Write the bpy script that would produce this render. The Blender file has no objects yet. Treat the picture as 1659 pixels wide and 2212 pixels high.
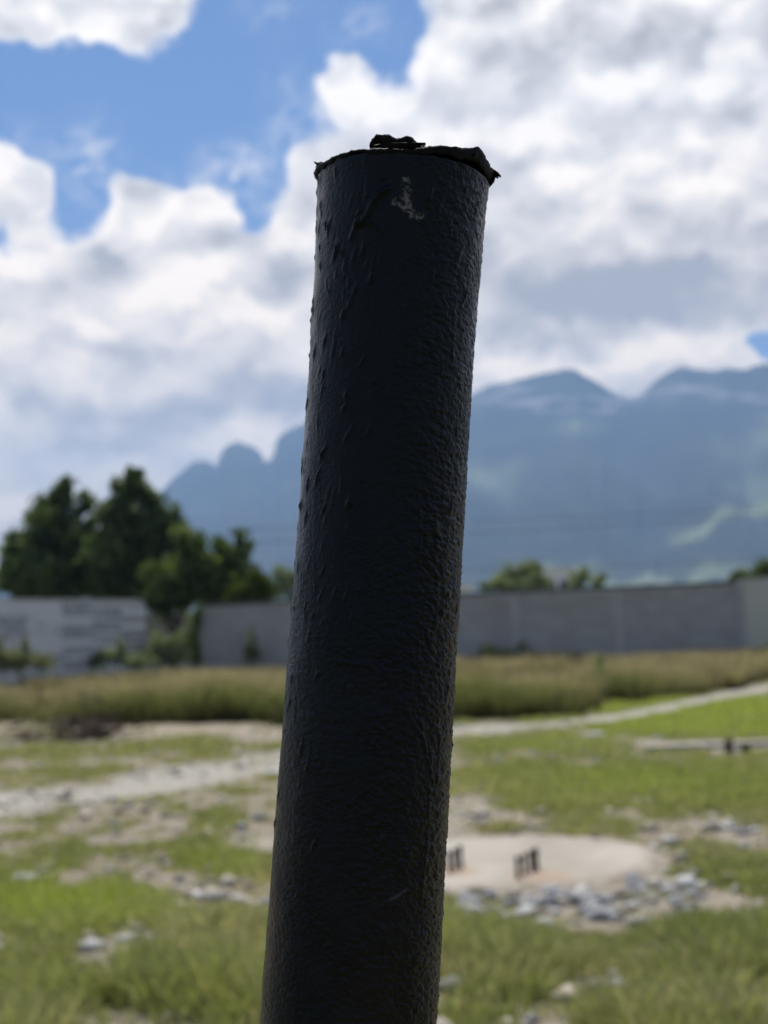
import bpy, bmesh, math, random
import numpy as np
from mathutils import Vector, Matrix, noise as mnoise

random.seed(7)
rng = np.random.default_rng(7)
scene = bpy.context.scene
COL = scene.collection
R = math.radians

# ------------------------------------------------------------------ camera
FPX, CU, CV = 3062.0, 829.5, 1106.0        # focal length and centre for a 1659 x 2212 picture
PITCH, ROLL, EYE = R(4.56), R(2.5), 1.55
fwd = np.array([0, math.cos(PITCH), math.sin(PITCH)])
up0 = np.array([0, -math.sin(PITCH), math.cos(PITCH)])
rt0 = np.array([1.0, 0, 0])
rgt = rt0 * math.cos(ROLL) - up0 * math.sin(ROLL)
upv = up0 * math.cos(ROLL) + rt0 * math.sin(ROLL)
EYEP = np.array([0, 0, EYE])
cam = bpy.data.cameras.new('camera')
camo = bpy.data.objects.new('camera', cam); COL.objects.link(camo)
camo.matrix_world = Matrix(((rgt[0], upv[0], -fwd[0], 0), (rgt[1], upv[1], -fwd[1], 0), (rgt[2], upv[2], -fwd[2], EYE), (0, 0, 0, 1)))
cam.sensor_fit = 'VERTICAL'; cam.sensor_height = 34.6
cam.lens = FPX / 2212 * 34.6
cam.clip_start = 0.02; cam.clip_end = 60000
cam.dof.use_dof = True
cam.dof.focus_distance = 0.462
cam.dof.aperture_fstop = 14.0
scene.camera = camo

# ------------------------------------------------------------------ view and render settings
scene.view_settings.view_transform = 'Standard'
scene.view_settings.look = 'None'
scene.view_settings.exposure = 0.35
scene.view_settings.gamma = 1
scene.render.engine = 'CYCLES'
scene.cycles.use_denoising = True
scene.cycles.max_bounces = 5
scene.cycles.diffuse_bounces = 3
scene.cycles.glossy_bounces = 2
scene.cycles.transmission_bounces = 2
scene.cycles.volume_bounces = 0
scene.cycles.transparent_max_bounces = 4
scene.cycles.sample_clamp_indirect = 4

# pixel <-> place helpers (only used to find where a thing stands on the ground or at its distance)
def ray(u, v):
    d = fwd * FPX + rgt * (u - CU) - upv * (v - CV)
    return d / np.linalg.norm(d)
def at(u, v, Y):
    d = ray(u, v); return EYEP + d * (Y / d[1])
def ground(u, v, z=0.0):
    d = ray(u, v); return EYEP + d * ((z - EYE) / d[2])
def proj(P):
    q = np.asarray(P) - EYEP
    zc = np.maximum(q @ fwd, 1e-3)
    return CU + FPX * (q @ rgt) / zc, CV - FPX * (q @ upv) / zc
def azel(u, v):
    d = ray(u, v)
    return math.degrees(math.atan2(d[0], d[1])), math.degrees(math.asin(d[2]))

# ------------------------------------------------------------------ node helper
class NT:
    def __init__(s, tree): s.t = tree; s.n = tree.nodes; s.l = tree.links
    def new(s, typ, **kw):
        n = s.n.new(typ)
        for k, v in kw.items(): setattr(n, k, v)
        return n
    def put(s, sock, v):
        if isinstance(v, bpy.types.NodeSocket): s.l.new(v, sock)
        elif v is not None: sock.default_value = v
    def m(s, op, a, b=None, c=None, clamp=False):
        n = s.new('ShaderNodeMath', operation=op, use_clamp=clamp)
        s.put(n.inputs[0], a); s.put(n.inputs[1], b); s.put(n.inputs[2], c)
        return n.outputs[0]
    def vm(s, op, a, b=None, out=0):
        n = s.new('ShaderNodeVectorMath', operation=op)
        s.put(n.inputs[0], a); s.put(n.inputs[1], b)
        return n.outputs[out]
    def noise(s, vec, scale, detail=4, rough=.5, dist=0, dims='3D', col=False):
        n = s.new('ShaderNodeTexNoise', noise_dimensions=dims)
        s.put(n.inputs['Vector'], vec)
        n.inputs['Scale'].default_value = scale; n.inputs['Detail'].default_value = detail
        n.inputs['Roughness'].default_value = rough; n.inputs['Distortion'].default_value = dist
        return n.outputs[1 if col else 0]
    def ramp(s, x, lo, hi, a=0.0, b=1.0, smooth=True):
        n = s.new('ShaderNodeMapRange', interpolation_type='SMOOTHSTEP' if smooth else 'LINEAR')
        s.put(n.inputs[0], x); s.put(n.inputs[1], lo); s.put(n.inputs[2], hi); s.put(n.inputs[3], a); s.put(n.inputs[4], b)
        return n.outputs[0]
    def mix(s, f, a, b):
        n = s.new('ShaderNodeMix', data_type='RGBA')
        s.put(n.inputs[0], f)
        for i, v in ((6, a), (7, b)):
            if isinstance(v, tuple): v = (*v[:3], 1)
            s.put(n.inputs[i], v)
        return n.outputs[2]
    def cr(s, f, stops):
        n = s.new('ShaderNodeValToRGB'); s.put(n.inputs[0], f)
        e = n.color_ramp.elements
        while len(e) < len(stops): e.new(0.5)
        for el, (p, c) in zip(e, stops): el.position = p; el.color = (*c, 1)
        return n.outputs[0]
    def attr(s, name, out=2):
        n = s.new('ShaderNodeAttribute', attribute_name=name); return n.outputs[out]

# ------------------------------------------------------------------ sun and sky
SUN_EL, SUN_AZ = R(62), R(-12)           # azimuth from +Y towards +X
sun = bpy.data.lights.new('sun', 'SUN'); sun.energy = 4.8; sun.angle = R(0.53); sun.color = (1, .95, .87)
suno = bpy.data.objects.new('sun', sun); COL.objects.link(suno)
sdir = Vector((math.sin(SUN_AZ) * math.cos(SUN_EL), math.cos(SUN_AZ) * math.cos(SUN_EL), math.sin(SUN_EL)))
suno.rotation_euler = sdir.to_track_quat('Z', 'Y').to_euler()
suno.location = (0, 0, 50)

SKY_STRENGTH = 0.1
world = bpy.data.worlds.new('World'); scene.world = world; world.use_nodes = True
w = NT(world.node_tree); w.n.clear()
def build_sky():
    out = w.new('ShaderNodeOutputWorld'); bg = w.new('ShaderNodeBackground'); w.l.new(bg.outputs[0], out.inputs[0])
    bg.inputs[1].default_value = SKY_STRENGTH
    sky = w.new('ShaderNodeTexSky', sky_type='NISHITA', sun_disc=False)
    sky.sun_elevation = SUN_EL; sky.sun_rotation = SUN_AZ
    sky.air_density = 1.0; sky.dust_density = 0.3; sky.ozone_density = 3.0; sky.altitude = 500
    tint = w.vm('MULTIPLY', sky.outputs[0], (.40, .57, .76))
    g = w.new('ShaderNodeTexCoord').outputs['Generated']
    sp = w.new('ShaderNodeSeparateXYZ'); w.l.new(g, sp.inputs[0])
    az = w.m('MULTIPLY', w.m('ARCTAN2', sp.outputs[0], sp.outputs[1]), 180 / math.pi)
    el = w.m('MULTIPLY', w.m('ARCSINE', sp.outputs[2]), 180 / math.pi)
    cb = w.new('ShaderNodeCombineXYZ'); w.l.new(az, cb.inputs[0]); w.l.new(el, cb.inputs[1])
    P = cb.outputs[0]
    def warp(vec, sc, amp):
        c = w.noise(vec, sc, 3, .55, col=True)
        return w.vm('MULTIPLY', w.vm('SUBTRACT', c, (.5, .5, .5)), (amp, amp, 0))
    Q = w.vm('ADD', P, w.vm('ADD', warp(P, .22, 2.6), warp(P, .8, .9)))
    Q2 = w.vm('ADD', P, warp(P, .45, 1.6))
    def blobs(vec, lst):
        acc = None
        for (u, v, ru, rv, wt) in lst:
            a, e = azel(u, v)
            k = 53.44
            d = w.vm('MULTIPLY', w.vm('SUBTRACT', vec, (a, e, 0)), (k / ru, k / rv, 0))
            q = w.vm('DOT_PRODUCT', d, d, out=1)
            ex = w.m('EXPONENT', w.m('MULTIPLY', q, -1.0))
            acc = w.m('MULTIPLY', ex, wt) if acc is None else w.m('MULTIPLY_ADD', ex, wt, acc)
        return acc
    cover = blobs(Q, SKY_HOLES)
    fb = w.noise(w.vm('MULTIPLY', Q2, (1, 1.25, 1)), .42, 8, .52)
    # far from the view the sky is only partly cloudy
    side = w.ramp(w.m('ABSOLUTE', az), 25, 60, 0, .62)
    high = w.ramp(el, 32, 60, 0, .9)
    S = w.m('ADD', w.m('ADD', cover, 1.0), w.m('MULTIPLY', w.m('SUBTRACT', fb, .5), 2.3))
    S = w.m('SUBTRACT', w.m('SUBTRACT', S, side), high)
    alpha = w.ramp(S, .12, .85)
    wisp = w.m('MULTIPLY', blobs(Q, WISPS), w.ramp(w.noise(w.vm('MULTIPLY', Q, (1, 1.3, 1)), 1.1, 5, .6), .34, .70), clamp=True)
    alpha = w.m('MAXIMUM', alpha, w.m('MULTIPLY', wisp, .42))
    # light and grey of the clouds
    big = w.noise(w.vm('MULTIPLY', Q2, (1, 1.6, 1)), .28, 6, .52)
    rel_a = w.noise(w.vm('MULTIPLY', Q2, (1, 1.4, 1)), .38, 5, .46)
    rel_b = w.noise(w.vm('MULTIPLY', w.vm('ADD', Q2, (-.2, 1.0, 0)), (1, 1.4, 1)), .38, 5, .46)
    relief = w.m('SUBTRACT', rel_a, rel_b)
    B = w.m('ADD', blobs(Q2, CLOUD_LIGHT), .66)
    B = w.m('MULTIPLY_ADD', w.m('SUBTRACT', big, .5), 1.45, B)
    fine = w.noise(w.vm('MULTIPLY', Q, (1, 1.2, 1)), .95, 5, .55)
    B = w.m('MULTIPLY_ADD', w.m('SUBTRACT', fine, .5), .28, B)
    B = w.m('MULTIPLY_ADD', relief, 1.35, B)
    edge = w.ramp(S, .35, 1.2, .30, 0)
    B = w.m('ADD', B, edge)
    cc = w.cr(B, [(0.0, (.285, .28, .27)), (.30, (.445, .44, .425)), (.62, (.67, .675, .675)), (1.0, (.98, .965, .925))])
    cc = w.vm('MULTIPLY', cc, w.mix(w.ramp(el, 3, 20, 0, 1, False), (2.10, 1.66, 1.10), (1.25, 1.15, 1.03)))
    cc = w.vm('MULTIPLY', cc, (1 / SKY_STRENGTH,) * 3)
    mixed = w.mix(alpha, tint, cc)
    w.l.new(mixed, bg.inputs[0])
SKY_HOLES = [(330, 200, 330, 130, -2.3), (630, 50, 200, 105, -2.2), (830, 40, 90, 110, -1.6), (90, 230, 160, 80, -1.3), (570, 330, 95, 85, -1.9),
             (165, 420, 62, 90, -1.9), (330, 335, 110, 45, -1.1), (540, 445, 40, 50, -1.6), (5, 520, 26, 60, -1.3), (1675, 755, 50, 26, -1.5),
             (120, 45, 240, 75, 1.6), (300, 20, 90, 60, 1.0), (240, 370, 60, 30, .4), (780, 45, 40, 26, .55),
             (735, 160, 70, 70, 1.4), (640, 350, 60, 50, .9), (20, 380, 90, 80, 1.0), (420, 440, 120, 60, .8), (700, 0, 60, 25, .3),
             (1300, 300, 420, 360, 1.0), (400, 780, 500, 250, .9), (1250, 650, 350, 180, .9), (60, 1130, 120, 60, .3)]
WISPS = [(515, 335, 60, 34, 1.3), (185, 350, 60, 75, 1.25), (60, 290, 110, 30, .4), (770, 50, 70, 40, .7), (590, 20, 60, 40, .5), (470, 380, 120, 40, .8), (620, 260, 60, 80, .8), (560, 430, 60, 70, .4)]
CLOUD_LIGHT = [(725, 175, 85, 85, .30), (900, 290, 90, 120, .18), (1280, 330, 200, 160, .14), (40, 430, 90, 110, .20), (400, 450, 130, 60, .20),
               (430, 610, 110, 50, .26), (360, 660, 70, 60, .18), (150, 830, 130, 60, .22), (1085, 560, 60, 70, .22), (1250, 790, 140, 30, .28),
               (1100, 770, 80, 40, .15), (560, 960, 90, 50, .25), (470, 720, 120, 60, .18), (140, 700, 110, 60, .2), (130, 70, 150, 60, .16), (1600, 400, 90, 200, .12),
               (1500, 760, 140, 40, .15), (60, 1090, 90, 40, .28),
               (1310, 650, 300, 85, -.75), (1180, 590, 180, 70, -.22), (1500, 590, 180, 90, -.28), (1150, 100, 130, 70, -.20), (1000, 480, 130, 60, -.16), (1380, 480, 150, 40, -.12),
               (620, 590, 80, 38, -.36), (250, 740, 170, 35, -.26), (300, 885, 340, 32, -.42), (560, 850, 180, 45, -.34), (120, 960, 200, 30, -.3), (60, 640, 90, 40, -.2), (350, 540, 120, 30, -.2),
               (230, 560, 70, 40, -.2), (1450, 90, 120, 70, -.10), (380, 1010, 150, 30, -.05), (1640, 620, 90, 60, -.1)]
build_sky()

# ------------------------------------------------------------------ helpers: objects, meshes, materials
def tag(o, label=None, cat=None, group=None, kind=None):
    for k, v in (('label', label), ('category', cat), ('group', group), ('kind', kind)):
        if v: o[k] = v
    return o
def empty(name, loc, label, cat, group=None):
    o = bpy.data.objects.new(name, None); COL.objects.link(o); o.location = loc
    o.empty_display_size = .1
    return tag(o, label, cat, group)
def link(name, me, mat=None, parent=None, smooth=False):
    o = bpy.data.objects.new(name, me); COL.objects.link(o)
    if mat: me.materials.append(mat)
    if smooth: me.polygons.foreach_set('use_smooth', np.ones(len(me.polygons), bool))
    if parent is not None:
        o.parent = parent; o.matrix_parent_inverse = Matrix.Translation(-Vector(parent.location))
    return o
def np_mesh(name, V, faces, attrs=None):
    """faces: list of int arrays (n,k)."""
    me = bpy.data.meshes.new(name)
    V = np.asarray(V, np.float32)
    me.vertices.add(len(V)); me.vertices.foreach_set('co', V.ravel())
    nl = sum(f.size for f in faces); npoly = sum(len(f) for f in faces)
    me.loops.add(nl); me.polygons.add(npoly)
    me.loops.foreach_set('vertex_index', np.concatenate([f.ravel() for f in faces]).astype(np.int32))
    tot = np.concatenate([np.full(len(f), f.shape[1]) for f in faces])
    st = np.concatenate([[0], np.cumsum(tot)[:-1]])
    me.polygons.foreach_set('loop_start', st.astype(np.int32))
    me.update(calc_edges=True)
    for k, a in (attrs or {}).items():
        a = np.asarray(a, np.float32)
        if a.ndim == 1:
            at_ = me.attributes.new(k, 'FLOAT', 'POINT'); at_.data.foreach_set('value', a)
        else:
            at_ = me.attributes.new(k, 'FLOAT_COLOR', 'POINT')
            at_.data.foreach_set('color', np.concatenate([a, np.ones((len(a), 1), np.float32)], 1).astype(np.float32).ravel())
    me.validate()
    return me
def grid_faces(nr, nc, wrap=False):
    r = np.arange(nr - 1)[:, None]; c = np.arange(nc if wrap else nc - 1)[None, :]
    c2 = (c + 1) % nc
    return np.stack([r * nc + c, r * nc + c2, (r + 1) * nc + c2, (r + 1) * nc + c], -1).reshape(-1, 4)
def new_mat(name, rough=.8, spec=.3):
    m = bpy.data.materials.new(name); m.use_nodes = True
    t = NT(m.node_tree); b = m.node_tree.nodes['Principled BSDF']
    b.inputs['Roughness'].default_value = rough; b.inputs['Specular IOR Level'].default_value = spec
    return m, t, b
def objco(t): return t.new('ShaderNodeTexCoord').outputs['Object']
def bump(t, b, h, strength, dist):
    n = t.new('ShaderNodeBump'); n.inputs['Strength'].default_value = strength; n.inputs['Distance'].default_value = dist
    t.put(n.inputs['Height'], h); t.l.new(n.outputs[0], b.inputs['Normal']); return n
def mat_simple(name, c1, c2, scale=5, rough=.85, spec=.2, bs=.3, bd=.01, detail=6):
    m, t, b = new_mat(name, rough, spec)
    f = t.noise(objco(t), scale, detail, .6)
    t.l.new(t.mix(t.ramp(f, .3, .7), c1, c2), b.inputs['Base Color'])
    bump(t, b, f, bs, bd)
    return m

def vnoise(x, y, seed=0):
    """smooth 2D value noise, numpy, 0..1"""
    xi = np.floor(x).astype(np.int64); yi = np.floor(y).astype(np.int64)
    fx = x - xi; fy = y - yi
    fx = fx * fx * (3 - 2 * fx); fy = fy * fy * (3 - 2 * fy)
    def h(a, b):
        n = (a * 374761393 + b * 668265263 + seed * 1442695041) & 0xffffffff
        n = ((n ^ (n >> 13)) * 1274126177) & 0xffffffff
        return ((n ^ (n >> 16)) & 0xffffff) / float(0xffffff)
    return (h(xi, yi) * (1 - fx) + h(xi + 1, yi) * fx) * (1 - fy) + (h(xi, yi + 1) * (1 - fx) + h(xi + 1, yi + 1) * fx) * fy
def fbm(x, y, seed=0, o=4):
    s = 0; a = .5; n = 0
    for i in range(o):
        s = s + a * vnoise(x * 2 ** i + 17 * i, y * 2 ** i - 9 * i, seed + i); n += a; a *= .5
    return s / n

# ------------------------------------------------------------------ ground: where grass, dirt and path lie
def hgt(x, y):
    near = np.exp(-((y - 15) / 22.0) ** 2)
    return near * (.10 * (fbm(x * .35, y * .35, 3, 3) - .5) + .035 * (fbm(x * 2.2, y * 2.2, 5, 3) - .5))
PATH_U = [-900, -200, 0, 200, 350, 500, 620, 800, 980, 1200, 1400, 1659, 1900, 2600]
PATH_V = [1900, 1790, 1742, 1718, 1690, 1662, 1645, 1612, 1586, 1564, 1536, 1487, 1445, 1380]
PATH_W = [50, 42, 34, 28, 26, 22, 20, 15, 12, 10, 9, 9, 8, 7]
SLAB_U, SLAB_V, SLAB_RU, SLAB_RV = 1075, 1872, 385, 62
FRONT_U = [-900, 0, 240, 500, 600, 800, 980, 1200, 1270, 1310, 1400, 1520, 1659, 2600]
FRONT_V = [1590, 1566, 1562, 1556, 1568, 1562, 1556, 1552, 1545, 1520, 1512, 1500, 1474, 1380]
def masks(x, y):
    P = np.stack([x, y, np.zeros_like(x)], -1)
    u, v = proj(P)
    n1 = fbm(x * 1.1, y * 1.1, 11); n2 = fbm(x * 4, y * 4, 12); n3 = fbm(x * .45, y * .35, 13); n4 = fbm(x * 2.0 + 40, y * 1.3, 14); n5 = fbm(x * 3.4 + 9, y * 2.0, 19, 3)
    wob = (n1 - .5) * 1.4 + (n2 - .5) * .7
    pw = np.interp(u, PATH_U, PATH_W)
    path = np.clip(1.6 - 1.3 * np.abs((v - np.interp(u, PATH_U, PATH_V)) / pw + wob * .8), 0, 1)
    slab = ((u - SLAB_U) / SLAB_RU) ** 2 + ((v - SLAB_V) / SLAB_RV) ** 2
    def bl(lst):
        s = 0
        for (a, b, ra, rb, wt) in lst: s = s + wt * np.exp(-((u - a) / ra) ** 2 - ((v - b) / rb) ** 2)
        return s
    green = .33 + bl([(1420, 1548, 330, 34, 1.0), (1700, 1540, 400, 45, .9), (1180, 1612, 260, 22, .55), (1400, 1690, 330, 50, .85), (1180, 1715, 90, 40, .35), (1660, 1720, 300, 60, .5),
                      (120, 1960, 240, 58, 1.1), (-250, 1960, 260, 70, .8), (250, 2120, 330, 70, .6), (40, 2180, 260, 60, .5), (540, 2140, 120, 70, .6),
                      (500, 1760, 110, 32, .65), (470, 1868, 110, 26, .8), (420, 1622, 210, 18, .55), (80, 1630, 170, 22, .55), (250, 1670, 200, 15, .35),
                      (120, 1850, 240, 30, .30), (330, 1840, 240, 45, .16), (1000, 2010, 110, 60, .8), (1250, 2070, 330, 55, .7), (1560, 2030, 180, 110, .75), (1640, 1900, 110, 60, .5),
                      (1350, 2190, 400, 50, .3), (1080, 2170, 130, 50, .6), (1530, 1860, 60, 40, .4), (1090, 1795, 30, 12, .7), (1020, 1793, 24, 9, .6), (1220, 1790, 60, 14, .6), (1360, 1800, 40, 14, .5), (1290, 1905, 110, 10, .5),
                      (1060, 1660, 120, 20, .2), (1640, 1640, 120, 18, .5)])
    bare = bl([(510, 1925, 120, 34, 1.0), (420, 1575, 210, 12, 1.0), (540, 1590, 100, 12, .6), (1010, 1760, 150, 40, .5), (1060, 1775, 140, 16, .6), (560, 1830, 70, 28, .5),
               (1560, 1612, 170, 9, 1.4), (300, 1820, 200, 18, .15), (330, 2040, 210, 20, .7), (160, 2200, 160, 25, .4), (1450, 2190, 160, 30, .4), (1560, 2000, 120, 20, .4), (1570, 1800, 70, 25, .5), (120, 1800, 200, 20, .15), (1150, 1940, 380, 26, .9), (330, 2100, 90, 16, .5), (560, 2060, 60, 20, .4), (1100, 2110, 90, 16, .45), (1330, 2150, 120, 14, .45), (1640, 2200, 150, 18, .6), (90, 1600, 120, 9, .5)])
    lawn = bl([(1450, 1548, 330, 36, 1.0), (1750, 1540, 400, 50, 1.0), (1400, 1690, 330, 50, .55), (120, 1955, 260, 60, .9), (470, 1868, 100, 22, .6), (1200, 1610, 200, 18, .5)])
    lawn = np.clip(lawn, 0, 1)
    g = green - bare * .8 + ((n1 - .5) * 1.0 + (n2 - .5) * 1.1 + (n4 - .5) * 1.5) * (1 - .6 * lawn) + (n3 - .5) * .4 - .08
    g = g - path * 1.6
    g = np.where(slab < 1.0, g - 2, g)
    tall = v < np.interp(u, FRONT_U, FRONT_V) + (n1 - .5) * 30
    return dict(u=u, v=v, path=path, green=np.clip(g, 0, 1.3), bare=np.clip(bare, 0, 1), slab=slab, tall=tall, lawn=np.clip(lawn, 0, 1), n1=n1, n2=n2, n3=n3, n4=n4, n5=n5)

def build_ground():
    xs = np.concatenate([-np.geomspace(9000, 9, 40), np.arange(-8.9, 8.95, .075), np.geomspace(9, 9000, 40)])
    ys = np.concatenate([-np.geomspace(9000, 3, 24), np.arange(-2.5, 4.5, .4), np.arange(4.6, 14, .06), np.arange(14, 30, .12), np.arange(30, 60, 1.5), np.geomspace(62, 12000, 40)])
    X, Y = np.meshgrid(xs, ys); X = X.ravel(); Y = Y.ravel()
    k = masks(X, np.maximum(Y, 3.0))
    far = Y > 60
    near = (Y > 3) & (Y < 60)
    Z = hgt(X, Y)
    Z = np.where(k['slab'] < 1.15, Z * 0.15 - .0, Z)
    sand = np.where(near, np.clip(k['path'] + k['bare'] * .55, 0, 1), 0)
    grn = np.where(near, np.clip(k['green'], 0, 1), .7)
    grn = np.where(near & k['tall'], .8, grn)
    me = np_mesh('ground', np.stack([X, Y, Z], 1), [grid_faces(len(ys), len(xs))], {'sand': sand, 'green': grn, 'pink': np.where(near, np.exp(-((k['u'] - 430) / 230) ** 2 - ((k['v'] - 1578) / 16) ** 2) + np.exp(-((k['u'] - 1150) / 120) ** 2 - ((k['v'] - 1768) / 12) ** 2) + .7 * np.exp(-((k['u'] - 520) / 110) ** 2 - ((k['v'] - 1915) / 40) ** 2), 0)})
    m, t, b = new_mat('dry stony earth', .95, .15)
    P = objco(t)
    n_a = t.noise(P, 1.3, 6, .62); n_b = t.noise(P, 9, 5, .65); n_c = t.noise(P, 45, 3, .6)
    vo = t.new('ShaderNodeTexVoronoi'); t.l.new(P, vo.inputs['Vector']); vo.inputs['Scale'].default_value = 22
    dirt = t.cr(n_a, [(.25, (.13, .105, .075)), (.5, (.22, .185, .135)), (.75, (.31, .27, .21))])
    dirt = t.mix(t.ramp(n_b, .4, .8), dirt, (.28, .25, .20))
    vcol = t.new('ShaderNodeSeparateColor'); t.l.new(vo.outputs['Color'], vcol.inputs[0])
    peb = t.m('MULTIPLY', t.ramp(vo.outputs['Distance'], .45, .15), t.ramp(vcol.outputs[0], .62, .75))
    dirt = t.mix(peb, dirt, t.mix(vcol.outputs[1], (.36, .35, .33), (.5, .48, .43)))
    sandc = t.mix(t.ramp(n_b, .3, .7), (.27, .25, .21), (.37, .35, .305))
    sandc = t.mix(t.m('MULTIPLY', peb, .6), sandc, (.5, .5, .5))
    sandc = t.mix(t.m('MULTIPLY', t.attr('pink'), .8, clamp=True), sandc, (.40, .31, .24))
    c = t.mix(t.attr('sand'), dirt, sandc)
    gr = t.mix(n_b, (.085, .095, .035), (.16, .155, .07))
    c = t.mix(t.m('MULTIPLY', t.ramp(t.m('ADD', t.attr('green'), t.m('MULTIPLY', t.m('SUBTRACT', n_b, .5), .5)), .15, .8), .85), c, gr)
    t.l.new(c, b.inputs['Base Color'])
    bump(t, b, t.m('ADD', t.m('ADD', n_b, t.m('MULTIPLY', n_c, .4)), peb), .6, .03)
    o = link('ground', me, m, smooth=True)
    tag(o, kind='structure')
build_ground()

# ------------------------------------------------------------------ mountains
def build_mountains():
    RU = [-3500, -2200, -1500, -900, -500, -200, 0, 150, 260, 340, 372, 392, 410, 428, 447, 458, 468, 474, 486, 508, 528, 545, 562, 572, 580, 590, 597, 606, 622, 650, 680, 720, 800, 880, 950, 1000, 1030,
          1060, 1100, 1150, 1190, 1225, 1245, 1262, 1290, 1330, 1350, 1370, 1384, 1400, 1425, 1450, 1468, 1482, 1510, 1540, 1570, 1590, 1612, 1630, 1659, 1750, 1900, 2200, 2700, 3400, 4600]
    RV = [1150, 1120, 1060, 1180, 1150, 1200, 1235, 1225, 1160, 1068, 1036, 1020, 1003, 996, 995, 1000, 1009, 985, 966, 954, 958, 964, 976, 996, 996, 988, 952, 940, 930, 915, 905, 888, 880, 872, 868, 862, 845,
          831, 824, 811, 802, 795, 799, 810, 826, 850, 855, 856, 850, 835, 815, 800, 793, 792, 797, 800, 794, 797, 799, 790, 784, 800, 760, 820, 880, 1000, 1200]
    us = np.unique(np.concatenate([np.linspace(-3500, -100, 120), np.linspace(-100, 1760, 520), np.linspace(1760, 4600, 140)]))
    vs = np.interp(us, RU, RV)
    AZ = []; EL = []
    for u, v in zip(us, vs):
        a, e = azel(u, v); AZ.append(a); EL.append(e)
    AZ = np.radians(AZ); EL = np.radians(np.maximum(EL, .4))
    jag = (fbm(us / 14, us * 0, 31, 3) - .5) * R(.10)
    dc = 6200 - 900 / (1 + np.exp(-(us - 800) / 120))
    nr = 150
    ts = np.concatenate([np.linspace(0, 1, 110), 1 + np.linspace(.02, .8, 40)])
    T, _ = np.meshgrid(ts, us, indexing='ij')
    UU = np.broadcast_to(us, T.shape); DC = np.broadcast_to(dc, T.shape); E = np.broadcast_to(EL, T.shape) + np.broadcast_to(jag, T.shape) * np.clip(T, 0, 1) ** 14; A = np.broadcast_to(AZ, T.shape)
    d0 = 2300.0
    D = d0 + (DC - d0) * T
    zc = np.tan(E) * DC
    tt = np.clip(T, 0, 1)
    cliff = .10 / (1 + np.exp(-(tt - .90) / .012)) - .10 * tt ** 8 * .9
    prof = .06 * np.sin(tt * math.pi) ** 2 + .9 * tt ** 2.0 + .10 * tt ** 6 + cliff * .6 * (1 - np.clip((tt - .96) / .04, 0, 1))
    prof = np.where(T > 1, np.clip(1 - (T - 1) * 1.15, .02, 1), prof)
    g1 = fbm(UU / 90, D / 1400, 21, 4) - .5; g2 = fbm(UU / 60, D / 420, 22, 3) - .5
    env = (tt * (1 - tt)) * 4 * np.where(T > 1, .6, 1)
    rid = 1 - np.abs(2 * fbm(UU / 210 + (D - 2300) / 1500, D / 1500, 24, 2) - 1)
    Z = zc * prof + env * (rid - .6) * 150 * np.clip(tt * 2, 0, 1) + env * (g1 * 110 + g2 * 25) * np.clip(tt * 2, 0, 1)
    Z = np.minimum(Z, np.tan(E) * D * np.where(T < 1, .93 + .07 * tt ** 3, 1.0))
    Z = np.where(T == 0, -15, Z)
    V = np.stack([np.sin(A) * D, np.cos(A) * D, Z], -1).reshape(-1, 3)
    pu, pv = proj(V)
    pv = pv + (g1.ravel() * 50 + g2.ravel() * 40)
    pu2 = pu + g2.ravel() * 80
    def bl(lst):
        s = 0
        for (a, b, ra, rb, wt) in lst: s = s + wt * np.exp(-((pu2 - a) / ra) ** 2 - ((pv - b) / rb) ** 2)
        return s
    streak = np.exp(-((pv - np.interp(pu, [1420, 1500, 1560, 1620, 1660, 1720], [1165, 1158, 1128, 1102, 1095, 1090])) / 13) ** 2) * np.clip((pu - 1430) / 60, 0, 1)  # sunlit spur painted as a pale band of colour
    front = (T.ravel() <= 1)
    sunlit_and_fields = np.where(front, np.clip(bl([(1250, 912, 40, 18, .8), (1050, 1035, 55, 26, .7), (1100, 1000, 40, 18, .4), (1590, 980, 60, 30, .3), (1640, 1060, 60, 35, .5), (1650, 940, 30, 40, .5), (1210, 1232, 90, 10, 1), (1450, 1256, 260, 9, 1.0), (1560, 1236, 90, 12, .5), (20, 1250, 200, 20, .5)]) + streak, 0, 1), 0)  # painted sunlight on the slopes, plus pale fields along the foot
    rock = np.where(front, np.clip(bl([(1200, 862, 190, 20, 1.0), (1520, 850, 190, 16, .9), (1650, 870, 50, 30, .5)]) * 1.0, 0, 1), 0)
    me = np_mesh('mountains', V, [grid_faces(len(ts), len(us))], {'sunlit_and_fields': sunlit_and_fields, 'rock': rock})
    m, t, b = new_mat('wooded mountainside', .95, .1)
    P = objco(t)
    n_a = t.noise(P, .004, 6, .6); n_b = t.noise(P, .02, 5, .6)
    c = t.mix(t.ramp(n_a, .35, .7), (.016, .024, .015), (.036, .046, .025))
    n_r = t.noise(t.vm('MULTIPLY', P, (1, 1, 7)), .006, 4, .6)
    c = t.mix(t.m('MULTIPLY', t.attr('rock'), t.ramp(n_r, .42, .62)), c, (.36, .34, .33))
    c = t.mix(t.m('MULTIPLY', t.attr('sunlit_and_fields'), .9), c, (.21, .25, .13))  # lighter green for painted sun patches and the pale fields
    t.l.new(c, b.inputs['Base Color'])
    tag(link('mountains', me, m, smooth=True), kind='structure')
build_mountains()

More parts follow.
